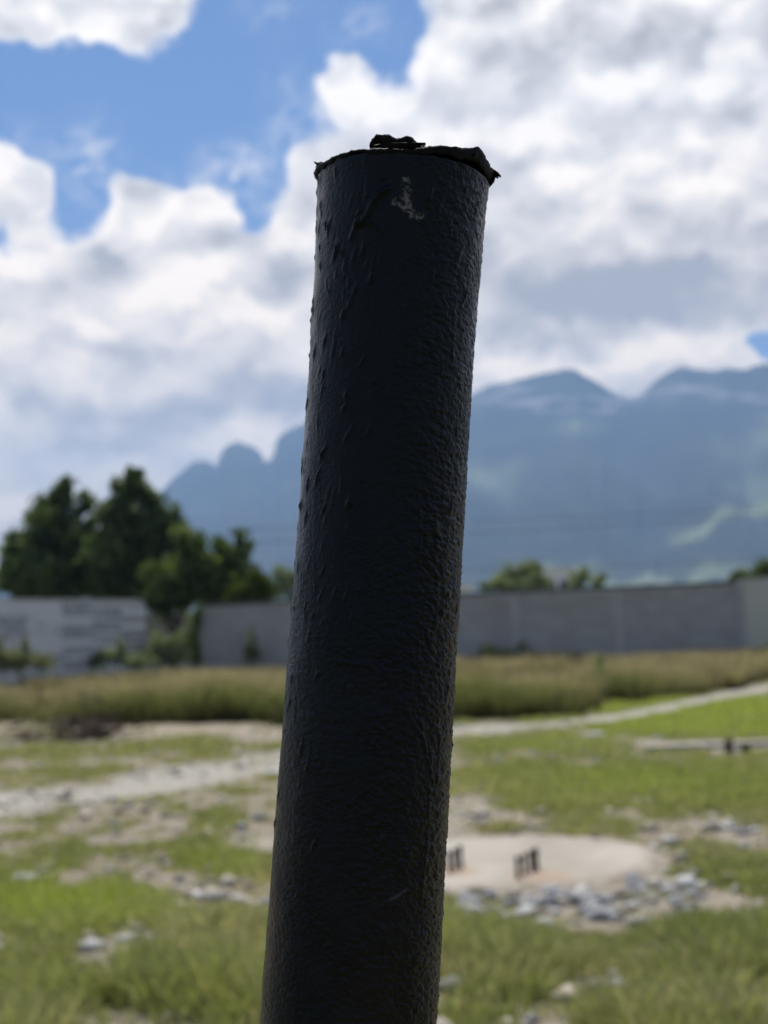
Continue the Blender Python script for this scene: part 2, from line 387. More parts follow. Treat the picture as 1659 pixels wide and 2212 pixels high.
# ------------------------------------------------------------------ the pole
def build_pole():
    # axis through two points of the photograph at the pole's distance
    dT, dB = .5120, .4840
    def cp(u, v, depth): return EYEP + (fwd * FPX + rgt * (u - CU) - upv * (v - CV)) * (depth / FPX)
    T0 = cp(871, 391, dT); B0 = cp(752.5, 2212, dB)
    ax = (T0 - B0) / np.linalg.norm(T0 - B0)
    tocam = EYEP - (T0 + B0) / 2; tocam = tocam - ax * (tocam @ ax); tocam /= np.linalg.norm(tocam)
    side = np.cross(tocam, ax) * -1.0
    if side @ rgt < 0: side = -side
    Lvis = np.linalg.norm(T0 - B0)
    Ltot = (T0[2] + .05) / ax[2]
    WV = [300, 389, 450, 500, 600, 700, 956, 1313, 2212, 2400]; WW = [373, 370, 364, 361, 357, 354.5, 355.5, 360.5, 381, 383]
    def rad_at(v): return np.interp(v, WV, WW) * (dT + (dB - dT) * (np.clip(v, 300, 2400) - 391) / 1821) / (2 * FPX)
    Rad = .0300
    base = T0 - ax * Ltot
    root = empty('pole', tuple(T0 - ax * (T0[2] / ax[2])), 'black painted metal pole with bumpy paint, leaning right, torn sheet over its top', 'pole')
    nc = 420
    ts = np.concatenate([np.linspace(0, Lvis + .03, 900), np.linspace(Lvis + .04, Ltot, 60)])     # distance below the top
    ph = np.linspace(-math.pi, math.pi, nc, endpoint=False)                                       # 0 faces the camera, + to the right
    TT, PH = np.meshgrid(ts, ph, indexing='ij')
    S = PH * Rad                      # arc length from the facing line, metres
    disp = np.zeros_like(TT)
    PX = .0600 / 366.0                # metres per photograph pixel on the pole
    def place(u, v):
        vv = (v - 391) / (2212 - 391)
        uc = 871 + (752.5 - 871) * vv; hw = float(np.interp(v, WV, WW)) / 2
        s = np.clip((u - uc) / hw, -.995, .995)
        vv += 61 * (1500 - v) / 1109 * math.cos(math.asin(s)) / 1821      # the near side of a ring stands higher in view than its ends
        return math.asin(s) * Rad, vv * Lvis
    # slow unevenness
    disp += (fbm(S * 90 + 50, TT * 60, 41, 3) - .5) * .0006
    # drops of paint
    r2 = random.Random(5)
    drops = [(730, 560), (790, 545), (805, 610), (772, 640), (785, 800), (752, 875), (748, 903), (700, 1010), (690, 1060), (757, 960), (757, 1110), (702, 1130), (770, 560), (760, 670), (745, 700), (985, 555), (930, 600), (1000, 640), (925, 420), (945, 445)]
    feats = [(*place(*d), r2.uniform(.0005, .0009), r2.uniform(.0014, .0028), r2.uniform(.0006, .0010), r2.uniform(.1, .5)) for d in drops]
    for i in range(230):
        tq = abs(r2.gauss(0, .13))
        if tq > Lvis * .8: continue
        sd = r2.choice([-1, -1, -1, 1])
        a = sd * r2.uniform(.15, 1.9)
        feats.append((a * Rad, tq, r2.uniform(.0003, .0007), r2.uniform(.0009, .0030), r2.uniform(.0002, .0006), r2.uniform(-.1, .45)))
    for i in range(120):
        a = r2.uniform(-1.7, 1.7); tq = r2.uniform(0, Lvis)
        feats.append((a * Rad, tq, r2.uniform(.0003, .0006), r2.uniform(.0004, .0010), r2.uniform(.0001, .00025), r2.uniform(-.6, .6)))
    def rows(t0, t1): return np.searchsorted(ts, t0), np.searchsorted(ts, t1)
    for (s0, t0, w_, l_, amp, tilt) in feats:
        a, b_ = rows(t0 - l_ * 3, t0 + l_ * 3)
        if b_ <= a: continue
        ds = S[a:b_] - s0; dt = TT[a:b_] - t0
        x = ds + dt * tilt
        taper = 1 + .6 * np.tanh(dt / l_)
        disp[a:b_] += amp * np.exp(-(x / (w_ * (.5 + .5 * taper))) ** 2 - (dt / l_) ** 2)
    def seg_dist(pts):
        best = np.full(TT.shape, 1.0)
        q = [place(*p) for p in pts]
        for (s0, t0), (s1, t1) in zip(q[:-1], q[1:]):
            dx, dy = s1 - s0, t1 - t0; L2 = dx * dx + dy * dy
            k = np.clip(((S - s0) * dx + (TT - t0) * dy) / L2, 0, 1)
            best = np.minimum(best, np.hypot(S - s0 - k * dx, TT - t0 - k * dy))
        return best
    run = seg_dist([(838, 412), (822, 425), (806, 452), (800, 470), (788, 490), (776, 496)])
    disp += .0016 * np.exp(-(run / .0011) ** 2)
    disp += .0007 * np.exp(-(seg_dist([(776, 496), (766, 515), (762, 528)]) / .0008) ** 2)
    disp += .0006 * np.exp(-(seg_dist([(800, 492), (820, 503)]) / .0008) ** 2)
    disp -= .0005 * np.exp(-(seg_dist([(830, 405), (840, 420), (835, 440)]) / .0022) ** 2)
    for pl in ([(850, 1515), (905, 1602)], [(870, 1520), (880, 1560)], [(905, 1580), (915, 1640), (930, 1700)], [(820, 1960), (872, 1923)], [(738, 1455), (800, 1460)], [(925, 1650), (918, 1800), (905, 1950)], [(945, 1600), (938, 1700)], [(880, 1850), (862, 1900)], [(840, 1480), (828, 1500)]):
        disp += .00028 * np.exp(-(seg_dist(pl) / .0006) ** 2)
    # leathery skin of the paint: short wrinkles, stronger on the right and lower down
    wr = fbm(S * 520 + 9, TT * 820, 51, 2); wr2 = fbm(S * 900 + 4, TT * 1200, 57, 2)
    k = np.clip(.38 + .50 * np.tanh((S - .004) / .010) + .55 * np.clip((TT - .07) / .12, 0, 1), .06, 1.25)
    disp += (wr - .5) * .00058 * k + (wr2 - .5) * .00038 * k
    # scuff where the paint is scraped off
    n = fbm(S * 1300, TT * 1300, 61, 2)
    d1 = seg_dist([(877, 388), (878, 420), (875, 452)]); d2 = seg_dist([(852, 440), (872, 452), (890, 470), (906, 471)]); d3 = seg_dist([(873, 435), (886, 450)])
    sc = np.maximum(np.maximum(np.exp(-(d1 / .0013) ** 2) * .80, np.exp(-(d2 / .0013) ** 2) * .85), np.exp(-(d3 / .0016) ** 2) * .85)
    scuff = np.clip((sc + (n - .5) * 1.7 - .45) * 1.1, 0, 1) * (sc > .12)
    scuff = np.maximum(scuff, np.clip(np.exp(-(seg_dist([(838, 1945), (872, 1923)]) / .0004) ** 2), 0, 1) * .25)
    rust = np.clip(fbm(S * 40, TT * 22, 71, 4) * 1.6 - .75 + .5 * np.clip((TT - .19) / .12, 0, 1) * np.clip(.6 + S / .03, 0, 1), 0, 1) * np.clip((TT - .15) / .1, 0, 1)
    RR = rad_at(391 + TT / Lvis * 1821) + disp
    RR[0] -= .001; 
    V = (T0 - ax * TT[..., None]) + tocam * (np.cos(PH) * RR)[..., None] + side * (np.sin(PH) * RR)[..., None]
    me = np_mesh('shaft', V.reshape(-1, 3), [grid_faces(len(ts), nc, True)], {'scuff': scuff.ravel(), 'rust': rust.ravel()})
    m, t, b = new_mat('black brushed paint', .36, .18)
    P = objco(t)
    na = t.noise(P, 620, 3, .55); nb = t.noise(P, 1500, 2, .5); nbig = t.noise(P, 60, 4, .6)
    c = t.mix(t.ramp(nbig, .3, .75), (.0010, .0014, .0024), (.0026, .0034, .0054))
    b.inputs['Specular Tint'].default_value = (.78, .90, 1.0, 1)
    c = t.mix(t.m('MULTIPLY', t.attr('rust'), .55), c, (.018, .011, .006))
    c = t.mix(t.attr('scuff'), c, (.17, .155, .145))
    t.l.new(c, b.inputs['Base Color'])
    t.l.new(t.ramp(nbig, .3, .7, .22, .38), b.inputs['Roughness'])
    bump(t, b, t.m('MULTIPLY_ADD', nb, .35, na), .55, .0007)
    link('shaft', me, m, root, smooth=True)

    # torn sheet over the top
    mc, t, b = new_mat('weathered black sheet', .6, .08)
    P = objco(t)
    na = t.noise(P, 400, 4, .6)
    t.l.new(t.mix(t.ramp(na, .35, .7), (.0028, .0030, .0030), (.0085, .0086, .0076)), b.inputs['Base Color'])
    bump(t, b, na, .5, .0006)
    Rad = float(rad_at(391))
    def loc(s_, c_, z_):             # right, towards the camera, up, in metres from the pole's top centre
        return T0 + side * s_ + tocam * c_ + ax * z_
    nth = 240
    th = np.linspace(-math.pi, math.pi, nth, endpoint=False)       # 0 towards the camera, + right
    deg = np.degrees(th)
    rag = (fbm(deg / 3.0 + 70, deg * 0, 81, 3) - .5)
    over = np.interp(deg, [-180, -120, -95, -75, -50, 0, 40, 55, 75, 92, 110, 140, 180], [1, 1.2, 1.4, .9, .3, .2, .2, .3, .9, 2.0, 1.6, 1.0, 1]) / 1000 + rag * .0007
    lift = np.interp(deg, [-180, -120, -90, -65, -45, -30, -10, 3, 15, 30, 46, 55, 59, 70, 90, 110, 180], [.3, .1, -1.0, -1.1, -.7, -.3, -.8, -.9, 1.3, 2.6, 4.6, 6.6, 5.4, 3.6, 2.0, .8, .3]) / 1000 + rag * .0006
    skirt = np.interp(deg, [-180, -110, -90, -60, -30, 0, 15, 30, 46, 56, 75, 92, 110, 180], [.8, .9, 1.2, 1.5, 1.4, 1.0, 2.4, 3.0, 4.2, 5.2, 3.9, 2.4, 1.1, .8]) / 1000 + (fbm(deg / 6 + 9, deg * 0, 85, 3) - .5) * .0022
    rr = np.linspace(0.02, 1, 12)
    rowsV = []
    for q in rr:
        z = .0012 + lift * q ** 3 + (fbm(np.cos(th) * q * 3 + 9, np.sin(th) * q * 3 + 4, 91, 3) - .5) * .0022 * (1 - q ** 4)
        rad = (Rad + over) * q
        rowsV.append(np.array([loc(math.sin(a) * r_, math.cos(a) * r_, zz) for a, r_, zz in zip(th, rad, z)]))
    for kk, dz in enumerate((.3, .7, 1.0)):
        z = .0012 + lift - skirt * dz
        rad = Rad + over * (1 - dz) ** 1.2 + .00025 * (1 - dz) + (fbm(deg / 4 + kk * 2, deg * 0, 87, 2) - .5) * .0006 * (1 - dz * .8)
        rowsV.append(np.array([loc(math.sin(a) * r_, math.cos(a) * r_, zz) for a, r_, zz in zip(th, rad, z)]))
    V = np.concatenate(rowsV)
    me = np_mesh('cap', V, [grid_faces(len(rowsV), nth, True)])
    cap = link('cap', me, mc, root, smooth=False)
    sm = cap.modifiers.new('thickness', 'SOLIDIFY'); sm.thickness = .0005; sm.offset = 0
    cap['label'] = 'torn dark sheet folded over the pole top with ragged edges'
    # raised crumpled flap
    mpp = dT / FPX * .985
    def topx(u): return (u - 871) * mpp
    us = np.linspace(804, 914, 56)
    topv = np.interp(us, [804, 808, 815, 830, 850, 868, 882, 892, 902, 914], [300, 291, 293, 298, 300, 298, 300, 305, 312, 317])
    topv = topv + (fbm(us / 4, us * 0, 95, 3) - .5) * 3.0
    botv = np.interp(us, [804, 815, 850, 914], [324, 341, 342, 326])
    rowsV = []
    for j, q in enumerate(np.linspace(0, 1, 9)):
        vv = botv * (1 - q) + topv * q
        curl = .0012 * q - .0006 * math.sin(q * 6)
        rowsV.append(np.array([loc(topx(u_), .0262 - (topx(u_) / .03) ** 2 * .009 + curl + .0012 * math.sin(u_ / 7 + q * 2), (334 - v_) * mpp + .0005) for u_, v_ in zip(us, vv)]))
    V = np.concatenate(rowsV)
    f1 = link('torn_flap', np_mesh('torn_flap', V, [grid_faces(9, len(us))]), mc, cap)
    f1.matrix_parent_inverse = cap.matrix_world.inverted() if False else f1.matrix_parent_inverse
    sm = f1.modifiers.new('thickness', 'SOLIDIFY'); sm.thickness = .0005
    # second fold behind and the lip lying over the front
    us = np.linspace(812, 930, 50); rowsV = []
    for q in np.linspace(0, 1, 7):
        tv = np.interp(us, [812, 830, 860, 890, 905, 930], [326, 312, 306, 306, 313, 320]) + (fbm(us / 5, us * 0, 97, 3) - .5) * 3
        bv = np.interp(us, [812, 930], [330, 322])
        vv = bv * (1 - q) + tv * q
        rowsV.append(np.array([loc(topx(u_),   .0165 + .001 * q, (332 - v_) * mpp + .0030) for u_, v_ in zip(us, vv)]))
    f2 = link('torn_flap', np_mesh('torn_flap', np.concatenate(rowsV), [grid_faces(7, len(us))]), mc, cap)
    sm = f2.modifiers.new('thickness', 'SOLIDIFY'); sm.thickness = .0005
    us = np.linspace(806, 912, 40); rowsV = []
    for q in np.linspace(0, 1, 6):
        lo = np.interp(us, [806, 822, 840, 870, 890, 912], [327, 335, 333, 328, 327, 318]) + 1.5 * np.sin(us / 5)
        hi = np.interp(us, [806, 830, 870, 912], [325, 322, 319, 315])
        vv = hi * (1 - q) + lo * q
        rowsV.append(np.array([loc(topx(u_), .0295 - (topx(u_) / .03) ** 2 * .012 - .0008 * q, (336 - v_) * mpp + .0008) for u_, v_ in zip(us, vv)]))
    f3 = link('torn_flap', np_mesh('torn_flap', np.concatenate(rowsV), [grid_faces(6, len(us))]), mc, cap)
    sm = f3.modifiers.new('thickness', 'SOLIDIFY'); sm.thickness = .0005
    # ragged threads
    def thread(bm, pts, r0, r1):
        prev = None
        for i, p in enumerate(pts):
            r_ = r0 + (r1 - r0) * i / (len(pts) - 1)
            ring = [bm.verts.new(p + side * (math.cos(a) * r_) + ax * (math.sin(a) * r_) + tocam * (math.cos(a * 2) * r_ * .5)) for a in (0, 1.57, 3.14, 4.71)]
            if prev:
                for k_ in range(4): bm.faces.new((prev[k_], prev[(k_ + 1) % 4], ring[(k_ + 1) % 4], ring[k_]))
            else: bm.faces.new(ring)
            prev = ring
        bm.faces.new(prev[::-1])
    bm = bmesh.new()
    def px(u, v, c_): return loc((u - 871) * mpp, c_, (391 - v) * mpp + .0004)
    for pts, r0, r1 in ([(1052, 358), (1062, 366), (1072, 371), (1079, 372), (1082, 376)], .0012, .0003), ([(1058, 366), (1066, 378), (1065, 390), (1062, 396)], .0012, .0004), ([(1056, 360), (1068, 363), (1078, 368)], .0008, .0002), \
                       ([(1050, 370), (1060, 386), (1057, 393)], .0008, .0003), ([(1062, 368), (1074, 376), (1076, 380)], .0008, .0002), ([(690, 372), (681, 374), (677, 371), (674, 370)], .0009, .0002), ([(688, 376), (681, 380), (680, 385)], .0007, .0002), ([(1066, 372), (1078, 378)], .0005, .0002):
        thread(bm, [px(u_, v_, .003) for u_, v_ in pts], r0, r1)
    def px2(u, v, c_): return loc((u - 871) * mpp, c_, (334 - v) * mpp + .0005)
    for pts, r0, r1 in ([(812, 297), (804, 300), (801, 308), (800, 316), (803, 326)], .0007, .0005), ([(800, 308), (798, 316), (800, 324)], .0006, .0003), ([(912, 318), (913, 311)], .0004, .0001), ([(1012, 316), (1016, 311), (1018, 315)], .0005, .0002), ([(880, 303), (886, 300)], .0003, .0001), ([(846, 301), (852, 298)], .0003, .0001):
        thread(bm, [px2(u_, v_, .024 if u_ < 950 else .021) for u_, v_ in pts], r0, r1)
    me = bpy.data.meshes.new('ragged_threads'); bm.to_mesh(me); bm.free()
    link('ragged_threads', me, mc, cap)
build_pole()

# ------------------------------------------------------------------ grass
def blades(name, root, h, wd, lean, az, cb, ct, face=None):
    n = len(h)
    if face is None: face = rng.uniform(0, math.pi, n)
    fx, fy = np.cos(face), np.sin(face)
    lx, ly = np.cos(az) * lean * h, np.sin(az) * lean * h
    def pt(k, side_, wk):
        return np.stack([root[:, 0] + lx * k ** 2 + fx * wd * side_ * wk, root[:, 1] + ly * k ** 2 + fy * wd * side_ * wk, root[:, 2] + h * (k - .25 * lean * k ** 2)], 1)
    V = np.stack([pt(0, -.5, 1), pt(0, .5, 1), pt(.55, .5, .8), pt(.55, -.5, .8), pt(1, 0, 0)], 1).reshape(-1, 3)
    i = np.arange(n)[:, None] * 5
    q = i + np.array([[0, 1, 2, 3]]); tr = i + np.array([[3, 2, 4]])
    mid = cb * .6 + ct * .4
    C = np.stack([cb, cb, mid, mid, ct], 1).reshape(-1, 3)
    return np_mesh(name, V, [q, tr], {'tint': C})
def grass_mat():
    m = bpy.data.materials.new('grass blade'); m.use_nodes = True
    t = NT(m.node_tree); b = m.node_tree.nodes['Principled BSDF']
    b.inputs['Roughness'].default_value = .6; b.inputs['Specular IOR Level'].default_value = .2
    col = t.attr('tint', 0)
    t.l.new(col, b.inputs['Base Color'])
    tr = t.new('ShaderNodeBsdfTranslucent'); t.l.new(t.vm('MULTIPLY', col, (1.1, 1.15, .7)), tr.inputs[0])
    mx = t.new('ShaderNodeMixShader'); mx.inputs[0].default_value = .5
    t.l.new(b.outputs[0], mx.inputs[1]); t.l.new(tr.outputs[0], mx.inputs[2])
    out = [n for n in t.n if n.type == 'OUTPUT_MATERIAL'][0]; t.l.new(mx.outputs[0], out.inputs[0])
    return m
GM = grass_mat()
def tufts(n, y0, y1, spread):
    lo, hi = math.log(y0), math.log(y1)
    y = np.exp(rng.uniform(lo, hi, n)); x = rng.uniform(-1, 1, n) * (spread * y + 1.0)
    return x, y
def build_short_grass():
    x, y = tufts(60000, 4.7, 31, .36)
    k = masks(x, y)
    keep = (rng.uniform(0, 1, len(x)) < np.clip((k['green'] + (k['n5'] - .5) * 2.0 * (1 - .5 * k['lawn']) - .22) * 2.2, .03, 1) * np.where(k['path'] > .4, .15, 1)) & ~k['tall'] & (k['slab'] > 1.02)
    x, y = x[keep], y[keep]; k = {a: v[keep] for a, v in k.items()}
    dense = np.clip(k['green'], .1, 1)
    nb = np.where(y < 12, 11, 7)
    idx = np.repeat(np.arange(len(x)), nb)
    n = len(idx)
    sp = .035 + .004 * y[idx]
    ang = rng.uniform(0, 2 * math.pi, n); rad = np.sqrt(rng.uniform(0, 1, n)) * sp
    bx = x[idx] + np.cos(ang) * rad; by = y[idx] + np.sin(ang) * rad
    lawn = k['lawn'][idx]
    long_ = np.clip((k['v'][idx] - 1960) / 120, 0, 1)
    tall_t = np.clip((k['n4'][idx] - .42) * 4, 0, 1.4)
    h = (.035 + .05 * dense[idx] + .105 * long_ * rng.uniform(.3, 1, n) * (.15 + tall_t)) * rng.uniform(.6, 1.4, n) * (1 - .3 * lawn * (1 - long_))
    wd = (.0032 + .00062 * y[idx]) * rng.uniform(.7, 1.3, n)
    hue = k['n3'][idx] * .6 + k['n2'][idx] * .4 + rng.uniform(-.12, .12, n)
    dry = (rng.uniform(0, 1, n) < ((.08 + .75 * np.clip((k['n1'][idx] - .42) * 2.2, 0, .7)) * (1 - lawn) + .04) * np.clip(1.5 - dense[idx], .3, 1.3))
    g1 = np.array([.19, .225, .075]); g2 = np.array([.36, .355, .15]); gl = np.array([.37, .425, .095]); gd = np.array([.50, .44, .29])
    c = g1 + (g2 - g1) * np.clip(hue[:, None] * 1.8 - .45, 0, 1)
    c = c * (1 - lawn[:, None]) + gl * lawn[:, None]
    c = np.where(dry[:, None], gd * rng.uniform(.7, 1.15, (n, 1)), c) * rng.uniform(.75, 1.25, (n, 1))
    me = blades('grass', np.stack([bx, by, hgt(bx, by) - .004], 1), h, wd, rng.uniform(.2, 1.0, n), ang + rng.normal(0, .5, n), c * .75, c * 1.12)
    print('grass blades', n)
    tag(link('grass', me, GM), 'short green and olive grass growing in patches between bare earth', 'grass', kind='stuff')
def build_tall_grass():
    x, y = tufts(15000, 19, 45.5, .36)
    k = masks(x, y)
    clump = fbm(x * .75, y * .55, 77, 3)
    keep = k['tall'] & (rng.uniform(0, 1, len(x)) < np.clip((clump - .30) * 4, .12, 1))
    x, y = x[keep], y[keep]; k = {a: v[keep] for a, v in k.items()}; clump = clump[keep]
    fv = np.interp(k['u'], FRONT_U, FRONT_V)
    edge = np.clip(1 - (fv - k['v']) / 32, 0, 1)                 # 1 at the front edge of the stand
    right = np.clip((k['u'] - 1250) / 200, 0, 1)
    nb = 16
    idx = np.repeat(np.arange(len(x)), nb); n = len(idx)
    ang = rng.uniform(0, 2 * math.pi, n); rad = np.sqrt(rng.uniform(0, 1, n)) * .14
    bx = x[idx] + np.cos(ang) * rad; by = y[idx] + np.sin(ang) * rad
    h = (.50 - .08 * right[idx] + .70 * (clump[idx] - .5) + .5 * (k['n1'][idx] - .5) * edge[idx]) * rng.uniform(.65, 1.2, n)
    green = np.clip(edge[idx] * (1 - .65 * right[idx]) * 1.1 + (k['n3'][idx] - .5) * 1.2, 0, 1)
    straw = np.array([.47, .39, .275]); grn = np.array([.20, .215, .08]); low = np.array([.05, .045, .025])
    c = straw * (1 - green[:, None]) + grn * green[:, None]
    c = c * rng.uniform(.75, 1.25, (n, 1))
    cb = low * rng.uniform(.8, 1.2, (n, 1)) * 1.0  # near-black blade bases: shade at the foot put into the colour
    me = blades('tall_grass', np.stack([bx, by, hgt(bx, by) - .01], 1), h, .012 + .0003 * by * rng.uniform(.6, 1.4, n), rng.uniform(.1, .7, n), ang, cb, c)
    print('tall blades', n)
    tag(link('tall_grass', me, GM), 'tall straw coloured grass standing in a band before the walls', 'grass', kind='stuff')
build_short_grass()
build_tall_grass()

# ------------------------------------------------------------------ gravel and stones
def rock_mesh(name, seed, flat=.6, sub=2, rough=.35):
    bm = bmesh.new(); bmesh.ops.create_icosphere(bm, subdivisions=sub, radius=.5)
    off = Vector((seed * 3.7, seed * 1.3, 0))
    for v in bm.verts:
        d = v.co.normalized()
        k = 1 + rough * mnoise.noise(d * 1.6 + off) + rough * .4 * mnoise.noise(d * 4 + off)
        c = mnoise.cell(d * 1.3 + off) * .12
        v.co = Vector((v.co.x * (k + c), v.co.y * k, v.co.z * flat * k))
    me = bpy.data.meshes.new(name); bm.to_mesh(me); bm.free(); return me
def stone_mat(name, a, b_):
    m, t, b = new_mat(name, .9, .25)
    P = objco(t); oi = t.new('ShaderNodeObjectInfo').outputs['Random']
    n = t.noise(t.vm('ADD', P, t.vm('MULTIPLY', (7, 3, 5), oi)), 3.5, 6, .65)
    c = t.mix(t.ramp(t.m('MULTIPLY_ADD', oi, .5, t.m('MULTIPLY', n, .9)), .2, 1.0), a, b_)
    t.l.new(c, b.inputs['Base Color']); bump(t, b, n, .5, .05)
    return m
SM_BLUE = stone_mat('blue grey limestone', (.14, .143, .145), (.37, .372, .37))
SM_BUFF = stone_mat('buff limestone', (.28, .25, .19), (.50, .46, .37))
SM_PALE = stone_mat('pale limestone', (.42, .41, .38), (.62, .61, .58))
SM_DARK = stone_mat('dark slate', (.045, .045, .04), (.10, .10, .09))
SM_PINK = stone_mat('pinkish stone', (.42, .33, .26), (.55, .44, .36))
PROTO = {}
def stone(u, v, wpx, mat, label, group=None, flat=.6, aspect=1.5, rz=None, seed=None):
    seed = random.randrange(6) if seed is None else seed
    key = (mat.name, seed, round(flat, 1))
    if key not in PROTO:
        me = rock_mesh('stone', seed, flat); me.materials.append(mat)
        me.polygons.foreach_set('use_smooth', np.zeros(len(me.polygons), bool)); PROTO[key] = me
    o = bpy.data.objects.new('stone', PROTO[key]); COL.objects.link(o)
    p = ground(u, v)
    s = wpx * p[1] / FPX
    o.scale = (s, s / aspect, s / aspect)
    o.rotation_euler = (random.uniform(-.15, .15), random.uniform(-.15, .15), random.uniform(-.5, .5) if rz is None else rz)
    o.location = (p[0], p[1], float(hgt(np.array(p[0]), np.array(p[1]))) + s / aspect * flat * .28)
    return tag(o, label, 'stone', group)
def build_stones():
    S_ = [(1031, 1929, 66, SM_DARK, 'long dark flat slab of stone at the left end of the rubble row', .4, 2.4), (1132, 1972, 44, SM_PALE, 'large pale stone at the front of the rubble, left of its middle', .7, 1.4),
          (1287, 1950, 66, SM_BLUE, 'largest blue grey stone, in the middle of the rubble row', .6, 1.6), (1364, 1925, 34, SM_BLUE, 'blue grey stone beside the tan stone, right of the rubble middle', .8, 1.2),
          (1336, 1931, 30, SM_PINK, 'tan pink stone among blue grey stones in the rubble row', .8, 1.1), (1482, 1912, 42, SM_PALE, 'rounded whitish stone at the right end of the rubble row', .8, 1.2),
          (1574, 1903, 32, SM_PINK, 'pinkish stone in grass to the right of the rubble row', .8, 1.2), (1503, 2006, 76, SM_BUFF, 'long flat tan stone in grass below the rubble row', .35, 2.4),
          (1170, 2000, 38, SM_PALE, 'pale stone in grass just below the rubble row, left side', .7, 1.3), (1383, 1994, 34, SM_BUFF, 'yellowish buff stone in grass just below the rubble row, right side', .8, 1.1),
          (1412, 2130, 36, SM_PALE, 'lone whitish stone in the long grass at lower right', .6, 1.4), (1021, 2046, 32, SM_PALE, 'lone whitish stone in grass right beside the pole', .6, 1.4),
          (1510, 1970, 34, SM_BLUE, 'grey stone between the rubble row and the long flat tan stone', .6, 1.4), (1190, 1925, 40, SM_BLUE, 'dark blue grey stone behind the large pale stone', .6, 1.4),
          (274, 2030, 36, SM_PALE, 'whitish stone in the long grass at lower left', .6, 1.3), (594, 1676, 30, SM_PALE, 'bright white stone at the path edge, left of the pole', .7, 1.3),
          (60, 1900, 62, SM_BLUE, 'flat grey stone above the bright green patch at left', .4, 1.8), (1403, 1796, 34, SM_BUFF, 'buff stone on the far rim of the round slab', .6, 1.4),
          (1560, 1792, 60, SM_PALE, 'broad pale stone in grass to the right of the round slab', .35, 1.9), (240, 1729, 26, SM_PALE, 'small pale stone lying in the gravel path', .6, 1.3),
          (1230, 2160, 40, SM_BUFF, 'buff stone low in grass at the bottom right', .5, 1.5), (380, 2200, 50, SM_BUFF, 'tan stone at the very bottom of the picture, left of the pole', .5, 1.4), (1280, 1590, 40, SM_PALE, 'pale stone in the bright green grass beside the far path', .4, 1.6)]
    for (u, v, s, m, lb, fl, asp) in S_: stone(u, v, s * 1.25, m, lb, None, fl, asp)
    rr = random.Random(3)
    us = [1000, 1080, 1180, 1290, 1390, 1500]; vs = [1945, 1958, 1955, 1945, 1925, 1915]
    for i in range(96):
        u = rr.uniform(1000, 1520); v = float(np.interp(u, us, vs)) + rr.gauss(0, 24)
        s = rr.uniform(20, 52)
        if rr.random() < .56: stone(u, v, s, SM_BLUE, 'small blue grey broken stone in the rubble row before the slab', 'grey stones of the rubble row', rr.choice([.5, .7, .9]), rr.uniform(1.1, 1.7))
        else: stone(u, v, s, SM_BUFF if rr.random() < .6 else SM_PALE, 'small buff or pale broken stone in the rubble row before the slab', 'pale stones of the rubble row', rr.choice([.5, .7, .9]), rr.uniform(1.1, 1.7))
build_stones()
def build_gravel():
    n0 = 34000
    x, y = tufts(n0, 4.8, 24, .36)
    k = masks(x, y)
    want = np.clip(1.15 - k['green'] * 1.2, 0, 1) * np.clip(.15 + (k['n1'] - .38) * 2.2, .08, 1) * (1 - .5 * k['path']) * .7
    keep = (rng.uniform(0, 1, n0) < want) & ~k['tall'] & (k['slab'] > 1.0)
    x, y = x[keep], y[keep]; n = len(x)
    s = np.exp(rng.normal(math.log(.019), .6, n)).clip(.008, .085)
    base = np.array([[1, 0, 0], [-.5, .87, 0], [-.5, -.87, 0], [0, 0, 1], [.6, .5, .5], [-.7, .1, .55]])
    octv = np.array([[1, 0, 0], [0, 1, 0], [-1, 0, 0], [0, -1, 0], [0, 0, 1], [0, 0, -1.]])
    octf = np.array([[0, 1, 4], [1, 2, 4], [2, 3, 4], [3, 0, 4], [1, 0, 5], [2, 1, 5], [3, 2, 5], [0, 3, 5]])
    V = octv[None] * (1 + rng.uniform(-.35, .35, (n, 6, 1))) + rng.uniform(-.2, .2, (n, 6, 3))
    a = rng.uniform(0, 6.28, n); ca, sa = np.cos(a)[:, None], np.sin(a)[:, None]
    V = np.stack([V[..., 0] * ca - V[..., 1] * sa, V[..., 0] * sa + V[..., 1] * ca, V[..., 2] * .6], -1) * s[:, None, None]
    V += np.stack([x, y, hgt(x, y) + s * .2], 1)[:, None]
    F = (np.arange(n)[:, None, None] * 6 + octf[None]).reshape(-1, 3)
    pal = np.array([[.36, .335, .29], [.25, .25, .245], [.42, .38, .31], [.47, .455, .43], [.20, .175, .14]])
    c = pal[rng.integers(0, 5, n)] * rng.uniform(.75, 1.2, (n, 1))
    me = np_mesh('gravel', V.reshape(-1, 3), [F], {'tint': np.repeat(c, 6, 0)})
    m, t, b = new_mat('loose gravel', .9, .2); t.l.new(t.attr('tint', 0), b.inputs['Base Color'])
    tag(link('gravel', me, m), 'loose pebbles and stone chips scattered over the bare earth', 'gravel', kind='stuff')
build_gravel()

